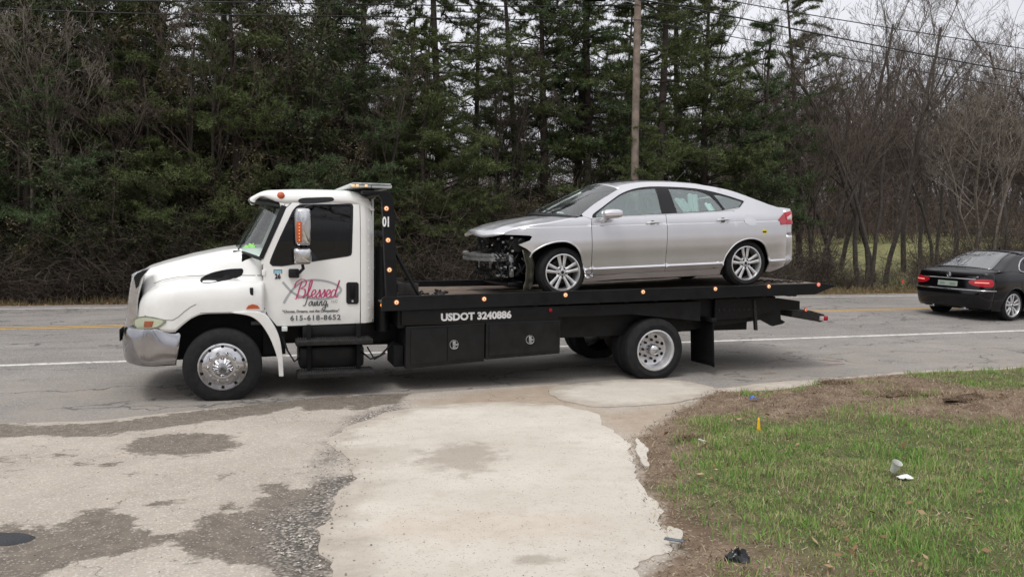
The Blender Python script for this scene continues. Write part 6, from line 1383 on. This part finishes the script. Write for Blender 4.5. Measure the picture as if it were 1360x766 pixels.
def bushy(seed, H=5, R_=1.6, nl=9000, leaf=.045, stems=9, up=.7):
    """dense evergreen / vine-hung growth: stems, twigs and many small leaves in clumps"""
    w = Wood(seed); r = w.r; C_ = []
    for k in range(stems):
        a = r.random() * 6.28; rr = R_ * .5 * r.random() ** .5; pts, _ = w.limb((rr * math.cos(a), rr * math.sin(a), -.1), (math.cos(a) * (1 - up), math.sin(a) * (1 - up), 1), H * r.uniform(.55, 1.05), .03, .007, 7, .10)
        for i in range(1, 8):
            for q in range(5):
                b = r.random() * 6.28; p2, _ = w.limb(pts[i] + (pts[i - 1] - pts[i]) * r.random(), (math.cos(b), math.sin(b), r.uniform(-.3, .8)), r.uniform(.3, 1.0) * R_ * .6, .009, .0035, 3, .25)
                C_ += p2[1:]
                for _ in range(2): b = r.random() * 6.28; p3, _ = w.limb(p2[2], (math.cos(b), math.sin(b), r.uniform(-.3, .8)), r.uniform(.2, .5), .005, .003, 2, .25); C_ += p3[1:]
    C_ = np.array(C_); wgt = r.random(len(C_)) ** 2.5; c_ = C_[r.choice(len(C_), nl, p=wgt / wgt.sum())] + r.normal(size=(nl, 3)) * .10; V, F = leafcards(c_, r.uniform(.5, 1.2, nl) * leaf, seed); return w.mesh('trunk', 0, 9, 3), (mesh_np('crown', V, F) if nl > 10 else None)
def brush(seed, W=3., H=2.4, n=90):
    w = Wood(seed); r = w.r
    for k in range(n):
        x, y = r.uniform(-W / 2, W / 2), r.uniform(-.8, .8); a = r.random() * 6.28; pts, _ = w.limb((x, y, -.1), (math.cos(a) * .5, math.sin(a) * .5, 1), H * r.uniform(.4, 1.1), r.uniform(.006, .014), .003, 6, .14, -.03)
        for i in range(1, 6):
            for q in range(3): b = r.random() * 6.28; w.limb(pts[i], (math.cos(b), math.sin(b), r.uniform(-.2, .7)), r.uniform(.2, .8), .005, .002, 3, .22)
    return w
def needlemat(nm, a, b): return islemat(nm, [(0, a), (1, b)], .7)
mneed = needlemat('pine_needles', (.042, .062, .021), (.120, .150, .050)); mneed2 = needlemat('blue_green_needles', (.036, .062, .025), (.092, .130, .052)); mleaf = needlemat('dark_evergreen_leaf', (.020, .027, .011), (.065, .070, .028)); mbrn = needlemat('dull_olive_leaf', (.042, .037, .018), (.098, .084, .040))
PINES = [pine(1, 17, 2.2, 1., 3.6), pine(2, 15, 3.5, .9, 3.2), pine(3, 18, 4.5, .85, 3.0, -.035), pine(4, 12, .8, 1.1, 3.4, .0)]
BARES = [bare_tree(11, 11, 1, .35, .13), bare_tree(12, 9, 3, .32, .10), bare_tree(13, 12, 2, .3, .12), bare_tree(14, 7, 4, .45, .06)]
BUSH = [bushy(21, 6, 2.0, 15000, .05, 10), bushy(22, 4, 1.8, 12000, .045, 11, .6), bushy(23, 8, 1.7, 16000, .05, 8, .85)]
BRU = [brush(31).mesh('b', 0, 9, 3), brush(32, 3, 3.2, 80).mesh('b', 0, 9, 3), brush(33, 3, 1.6, 110).mesh('b', 0, 9, 3)]
cnt_ = [0]
def plant(kind, mi, pos, s, rot, label, cat, group, mats):
    e = bpy.data.objects.new(kind, None); COL.objects.link(e); e.location = pos; e.rotation_euler = (0, 0, rot); e.scale = (s, s, s); tag(e, label, cat, group)
    for nm, me, mt in zip(('trunk', 'crown'), mi, mats):
        if me is None: continue
        if not me.materials: me.materials.append(mt)
        o = bpy.data.objects.new(nm, me); COL.objects.link(o); o.parent = e
        if me.materials[0] != mt: o.material_slots[0].link = 'OBJECT'; o.material_slots[0].material = mt
    return e
def P3(px, n, dz=0):
    x, y, z = wn(px, n); return (x, y, float(gz(np.array([x]), np.array([y]))[0]) + dz)
# pines one can tell apart
pl = [(95, 25.5, 0, 1.0, 'dark pine at the far left, its trunk rising behind pale bare twigs'), (225, 27, 1, 1.05, 'pine behind the tow truck hood left of the windshield, half hidden in brush'), (350, 26, 3, .95, 'bushy pine directly behind the tow truck cab roof'),
      (478, 27, 1, 1.0, 'slim pine rising behind the amber light bar'), (587, 25, 0, .95, 'thick dark pine trunk between the cab and the silver sedan'), (628, 30, 2, .8, 'thin dark pine just right of the thick trunk, beyond the sedan hood'), (691, 28.5, 2, .85, 'slender pine left of centre above the sedan windshield'),
      (724, 26.5, 1, .95, 'straight pine above the sedan windshield, left of a close pair'), (760, 27.5, 2, 1., 'left pine of the close pair left of the utility pole'), (781, 26.5, 2, 1.05, 'right pine of the close pair left of the utility pole'),
      (872, 25.8, 0, 1.0, 'full green pine just right of the utility pole'), (935, 27.5, 3, 1.05, 'broad low branched pine above the rear of the silver sedan'), (1010, 26.5, 3, .85, 'last green pine before the bare trees, behind the bed\'s tail'), (1062, 30, 2, .8, 'tall thin pine among the bare trees right of the green pines'),
      (20, 29, 3, 1.1, 'dark pine at the very left edge behind the road'), (40, 23.7, 3, .8, 'low spreading pine at the left, nearest the road'), (185, 24.0, 3, .75, 'low spreading pine just left of the tow truck grille'), (315, 23.8, 3, .85, 'low spreading pine above the tow truck hood, nearest the road'), (455, 24.2, 3, .8, 'low spreading pine behind the rear of the cab roof'), (560, 24.2, 3, .7, 'low spreading pine just left of the thick dark trunk'), (160, 31, 3, 1.15, 'pine deep in the wood between the two left trunks'), (290, 31, 0, 1., 'pine deep in the wood over the tow truck hood'), (430, 31, 3, 1.05, 'dense pine deep in the wood above the cab roof'), (540, 32, 3, .9, 'dense pine set back left of the thick dark trunk'), (660, 33, 3, .7, 'low pine set back behind the sedan hood'), (856, 22.9, 3, .50, 'small low pine growing around the utility pole foot'), (830, 32, 3, .95, 'dense pine set back behind the utility pole'), (900, 33, 0, 1., 'pine set back between the utility pole and the broad pine')]
for i, (px, n, k, s, lb) in enumerate(pl): plant('pine_tree', PINES[k], P3(px, n), s, i * 1.7, lb, 'pine tree', 'pines along the far side of the road', (mpbark, mneed if i % 3 else mneed2))
bl = [(1150, 25.5, 1, 1.1, 'multi-stemmed bare tree at the meadow edge right of the truck'), (1168, 26.2, 2, .9, 'bare tree close behind the multi-stemmed one'), (1085, 25.5, 3, 1.1, 'small bare tree by the end of the truck bed'), (1235, 27.5, 1, 1.0, 'bare tree above the black sedan\'s trunk'), (1300, 26, 3, 1.3, 'pale branching bare thicket tree above the black sedan roof'),
      (1345, 28, 2, 1.0, 'bare tree at the right edge behind the black sedan'), (1030, 28, 1, 1.0, 'bare tree beside the last green pine'), (1110, 31, 2, 1.0, 'tall bare tree set back left of the multi-stemmed one'), (1200, 31, 0, 1.1, 'tall bare tree set back right of the multi-stemmed one'), (1270, 32, 0, 1.15, 'tall bare tree set back over the black sedan'), (1390, 29, 1, 1.1, 'bare tree just cut by the right edge'),
      (1480, 27, 2, 1.05, 'bare tree a little beyond the right edge'), (1560, 28, 1, 1.1, 'multi-stemmed bare tree beyond the right edge'), (1680, 27, 0, 1.1, 'single-stemmed bare tree beyond the right edge'), (1800, 29, 3, 1.3, 'low branching bare tree beyond the right edge'), (1950, 28, 2, 1.1, 'twin-stemmed bare tree far beyond the right edge'), (2150, 28, 1, 1.1, 'bare tree farthest along the road'), (60, 23.9, 1, .75, 'bare sapling with pale twigs at the left by the road'), (-20, 24.2, 3, 1.1, 'bare shrubby tree cut by the left edge'), (150, 24.0, 3, 1.0, 'bare bushy tree left of the tow truck hood'), (265, 24.4, 1, .8, 'thin bare tree behind the windshield of the tow truck'), (400, 24.6, 3, 1.15, 'bare bushy tree above the tow truck door'), (500, 24.5, 1, .8, 'thin bare tree behind the light bar post'), (655, 27, 1, .8, 'bare crooked tree above the sedan hood'), (800, 28, 3, 1.2, 'bare bushy tree left of the utility pole foot')]
for i, (px, n, k, s, lb) in enumerate(bl): plant('bare_tree', BARES[k], P3(px, n), s, i * 2.1, lb, 'bare tree', 'leafless trees along the far side of the road', (mlight if i in (4, 17, 18) else mbark, mlight if i in (4, 17, 18) else mtwig))
for i, (x_, y_, k, s) in enumerate(((-9, -7, 0, 1.2), (-2.5, -10, 2, 1.1), (4.5, -8, 0, 1.15), (11, -11, 2, 1.2), (-16, -12, 1, 1.3))):  # unseen trees added behind the camera, to be mirrored in glass and paint
    plant('bare_tree', BARES[k], (x_, y_, 0), s, i, 'unseen bare tree added behind the viewpoint for reflections, %s' % ('left of the drive', 'at the middle', 'right of the drive', 'far right', 'far left')[i], 'bare tree', None, (mbark, mtwig))
pr_ = random.Random(8)
kinds = ['tangled dark evergreen shrub in the hedge beyond the road', ]
j = 0
for row, (n0, step) in enumerate(((23.6, 62), (25.0, 70), (27.2, 80), (30, 95))):
    px = -260 if row else -200
    while px < 1010 + row * 10:
        k = pr_.choice((0, 1, 2, 0)) if row else pr_.choice((1, 1, 0)); s = pr_.uniform(.75, 1.15) * (.62 if row == 0 else 1.0) * (1.15 if px < 500 else .62 if row < 3 else .8)
        qx = px + pr_.uniform(-20, 20); zn = next(z_ for lim, z_ in ((-60, 'beyond the left edge'), (50, 'at the far left edge'), (130, 'below the far left pine'), (200, 'in front of the tow truck grille'), (270, 'behind the tow truck hood'), (340, 'behind the tow truck windshield'), (420, 'behind the front of the cab roof'), (490, 'behind the rear of the cab roof'), (560, 'behind the light bar post'), (610, 'by the thick pine trunk'), (680, 'behind the sedan hood'), (760, 'behind the sedan windshield'), (850, 'behind the sedan roof by the pole'), (930, 'behind the sedan rear door'), (1010, 'behind the sedan tail'), (9999, 'beyond the sedan tail')) if qx < lim)
        plant('evergreen_shrub', BUSH[k], P3(qx, n0 + pr_.uniform(-.3, .5)), s, pr_.uniform(0, 6), 'dark shrub in the thicket\'s %s, %s' % (('roadside row', 'second row', 'third row', 'deepest row')[row], zn), 'shrub', 'tangled shrubs of the thicket beyond the road', (mtwig, mbrn if pr_.random() < (.5 if qx < 520 else .25) else mleaf)); px += step * pr_.uniform(.8, 1.2); j += 1
# one dense thicket of brush along the edge: nobody could count it
mbr = islemat('brush_stem', [(0, (.028, .022, .017)), (.65, (.06, .047, .037)), (1, (.15, .12, .095))])
def inst(name, meshes, spots, label, mt, cat):
    """join placed copies of a few meshes into one mesh"""
    Vs, Fs, b = [], [], 0; cache = []
    for me in meshes:
        V = np.empty(len(me.vertices) * 3, np.float32); me.vertices.foreach_get('co', V); F = np.empty(len(me.polygons) * 4, np.int32); me.loops.foreach_get('vertex_index', F); cache.append((V.reshape(-1, 3), F.reshape(-1, 4)))
    for (p, s, a, k) in spots:
        V, F = cache[k]; c_, s_ = math.cos(a), math.sin(a); Q = V @ np.array([[c_, s_, 0], [-s_, c_, 0], [0, 0, 1]]) * s + np.array(p); Vs.append(Q); Fs.append(F + b); b += len(V)
    return tag(link(name, mesh_np(name, np.concatenate(Vs), [np.concatenate(Fs)]), mt, kind='stuff'), label, cat)
sp_ = []
for n, st_ in ((23.2, 70), (24.6, 60), (26.5, 75)):
    for px in np.arange(-150, 1080, st_): sp_.append((P3(px + pr_.uniform(-25, 25), n + pr_.uniform(-.4, .4)), pr_.uniform(.7, 1.2), pr_.uniform(-.4, .4) + (3.14 if pr_.random() < .5 else 0), pr_.randrange(3)))
inst('undergrowth', BRU, sp_, 'tangled brown undergrowth below the pines', mbr, 'undergrowth')
sp_ = [(P3(px + pr_.uniform(-20, 20), n + pr_.uniform(-.3, .3)), pr_.uniform(.45, .8), pr_.uniform(0, 6), pr_.randrange(3)) for n, px in [(23.4, q) for q in range(1080, 1500, 60)]] + [(P3(px, n), pr_.uniform(.8, 1.3), pr_.uniform(0, 6), pr_.randrange(3)) for px, n in ((1075, 24.5), (1250, 25), (1290, 24.6), (1330, 25), (1380, 24.6), (1430, 25), (1310, 27), (1360, 27), (1420, 27), (1270, 29), (1320, 29), (1370, 29), (1440, 29))]
inst('undergrowth', BRU, sp_, 'twiggy brown brush at the edge of the meadow on the right', mbr, 'undergrowth')
# far wood on the hill
far_ = []
for i in range(270):
    n = pr_.uniform(50, 110) if i > 60 else pr_.uniform(48, 60); px = pr_.uniform(950, 1480 if i % 5 else 2100) if i % 3 else pr_.uniform(-100, 1000); x, y, z = wn(px, n); far_.append(((x, y, float(gz(np.array([x]), np.array([y]))[0])), pr_.uniform(.9, 1.35), pr_.uniform(0, 6), pr_.choice((1, 2, 0, 3))))
mfar = bark('far_twig_bark', (.080, .060, .050))
for i, (p, s, a, k) in enumerate(far_): plant('bare_tree', BARES[k], p, s, a, 'leafless tree in the brown wood on the far hillside', 'bare tree', 'leafless trees of the far hillside wood', (mbark, mfar))
sp_ = []
for n in (47, 50, 54, 59, 65, 72, 80, 90):
    for px in np.arange(-120, 2200, 2600 / n): x, y, z = wn(px + pr_.uniform(-15, 15), n + pr_.uniform(-1, 1)); sp_.append(((x, y, float(gz(np.array([x]), np.array([y]))[0])), pr_.uniform(1.6, 2.6), pr_.uniform(0, 6), 2))
inst('far_brush', [BRU[0], BRU[1], brush(35, 3, 3.2, 26).mesh('b', .004, 9, 3)], sp_, 'brown brush of the far hillside wood', mfar, 'brush')
# verge: leaf litter and weeds
t = rng.uniform(-22, 42, 42000); n = 21.15 + rng.gamma(1.6, .55, 42000); x, y = xy(t, n); k = (n < 25); x, y, n = x[k], y[k], n[k]
V, F = blades(x, y, gz(x, y) - .01, rng.uniform(.04, .22, len(x)) * np.clip((n - 20.9) / 1.0, .25, 1.3), rng.uniform(.012, .03, len(x)), .9, 8)
tag(link('verge_weeds', mesh_np('verge_weeds', V, F), islemat('dry_weed', [(0, (.08, .055, .035)), (.4, (.16, .115, .065)), (.7, (.14, .125, .05)), (1, (.27, .21, .13))], patch=.6), kind='stuff'), 'dry brown weeds and grass on the far verge of the road', 'weeds')
t = rng.uniform(-22, 40, 14000); n = 21.25 + rng.gamma(1.2, .5, 14000); x, y = xy(t, n); V, F = leafcards(np.stack([x, y, gz(x, y) + .02], 1), rng.uniform(.02, .06, len(x)), 9, .5)
tag(link('leaf_litter', mesh_np('leaf_litter', V, F), islemat('rust_leaf', [(0, (.12, .055, .025)), (.5, (.25, .13, .06)), (1, (.34, .22, .12))]), kind='stuff'), 'rust brown leaf litter along the far road edge', 'leaves')
# ---- utility pole and wires
p = P3(841, 22.7); m = MB(); m.tube([(p[0], p[1], p[2] - .2), (p[0] + .05, p[1], p[2] + 5.5), (p[0] + .15, p[1], p[2] + 12)], [.125, .115, .10], 14)
up = empty('utility_pole', Matrix.Identity(4), 'weathered wooden utility pole between the pines', 'utility pole'); m.build('pole', mat('weathered_pole', (.20, .155, .125), .9, var=.45, vscale=4, bump=.5, bscale=18, dust=(4, 9, .9), dustcol=(.12, .11, .09)), up)
m = MB(); m.box(p[0] - 1.1, p[0] + 1.3, p[1] - .22, p[1] - .12, p[2] + 11.0, p[2] + 11.12); m.build('crossarm', mpbark, up)
for q in (-.9, .0, 1.1): m = MB(); m.lathe([(0, .16), (.03, .15), (.05, .08), (.03, .0)], (p[0] + .1 + q, p[1] - .17, p[2] + 11.12), 10, axis='z'); m.build('insulator', mm('iron'), up)
def wz(px, py, n):  # point in the vertical plane n of the wires
    d = ray(px, py); k = n / (-d.x * ST + d.y * CT); return (d.x * k, d.y * k, CH + d.z * k)
wires = [([(-120, 6), (104, 16), (280, 20), (480, 22), (660, 26), (850, 27)], .012, 'lowest of the wires left of the utility pole'), ([(-120, -8), (104, 0), (480, 6), (700, 9), (848, 7)], .014, 'middle wire left of the utility pole'), ([(300, -6), (560, 0), (848, -1)], .012, 'topmost wire left of the utility pole'),
         ([(848, 0), (930, 14), (1145, 57), (1360, 98), (1500, 122), (1900, 180), (2400, 235)], .020, 'thickest black cable sloping down right of the utility pole'), ([(848, -24), (961, 0), (1160, 34), (1360, 65), (1500, 88), (1900, 150), (2400, 212)], .014, 'highest cable right of the utility pole'),
         ([(850, 27), (961, 47), (1160, 84), (1360, 119), (1500, 143), (1900, 196), (2400, 246)], .012, 'lowest cable right of the utility pole'), ([(848, 8), (1000, 38), (1139, 65), (1360, 106), (1500, 130), (1900, 186), (2400, 238)], .008, 'faint thin cable between the thick one and the lowest')]
for P, r_, lb in wires:
    m = MB(); m.tube([wz(a, b, 22.4) for a, b in cr(P, 4)], r_ * 1.25, 5); tag(m.build('power_line', mm('trim')), lb, 'wire', 'overhead wires along the road')
a = wz(776, -9, 22.4); b = wz(804, 4, 22.4); m = MB(); m.box(a[0], b[0], a[1] - .15, a[1] + .15, b[2], b[2] + .30, .03); tag(m.build('splice_box', mm('black')), 'dark cable box hanging on the wires at the top of the picture', 'cable box')
# orange marker by the brush
p = P3(1197, 22.6); m = MB(); m.tube([(p[0], p[1], p[2]), (p[0], p[1], p[2] + .45)], .006, 5); s_ = m.build('stake', mm('iron')); m = MB(); m.grid([[(p[0] + .10 * u, p[1] + .02 * math.sin(u * 5), p[2] + .28 + .14 * v) for u in np.linspace(0, 1, 4)] for v in (0, .5, 1)]); f_ = m.build('flag', mat('orange_flag', (.50, .09, .05), .6))
e = empty('marker_flag', Matrix.Identity(4), 'small orange marker flag at the foot of the bare trees left of the black sedan', 'flag'); s_.parent = e; f_.parent = e
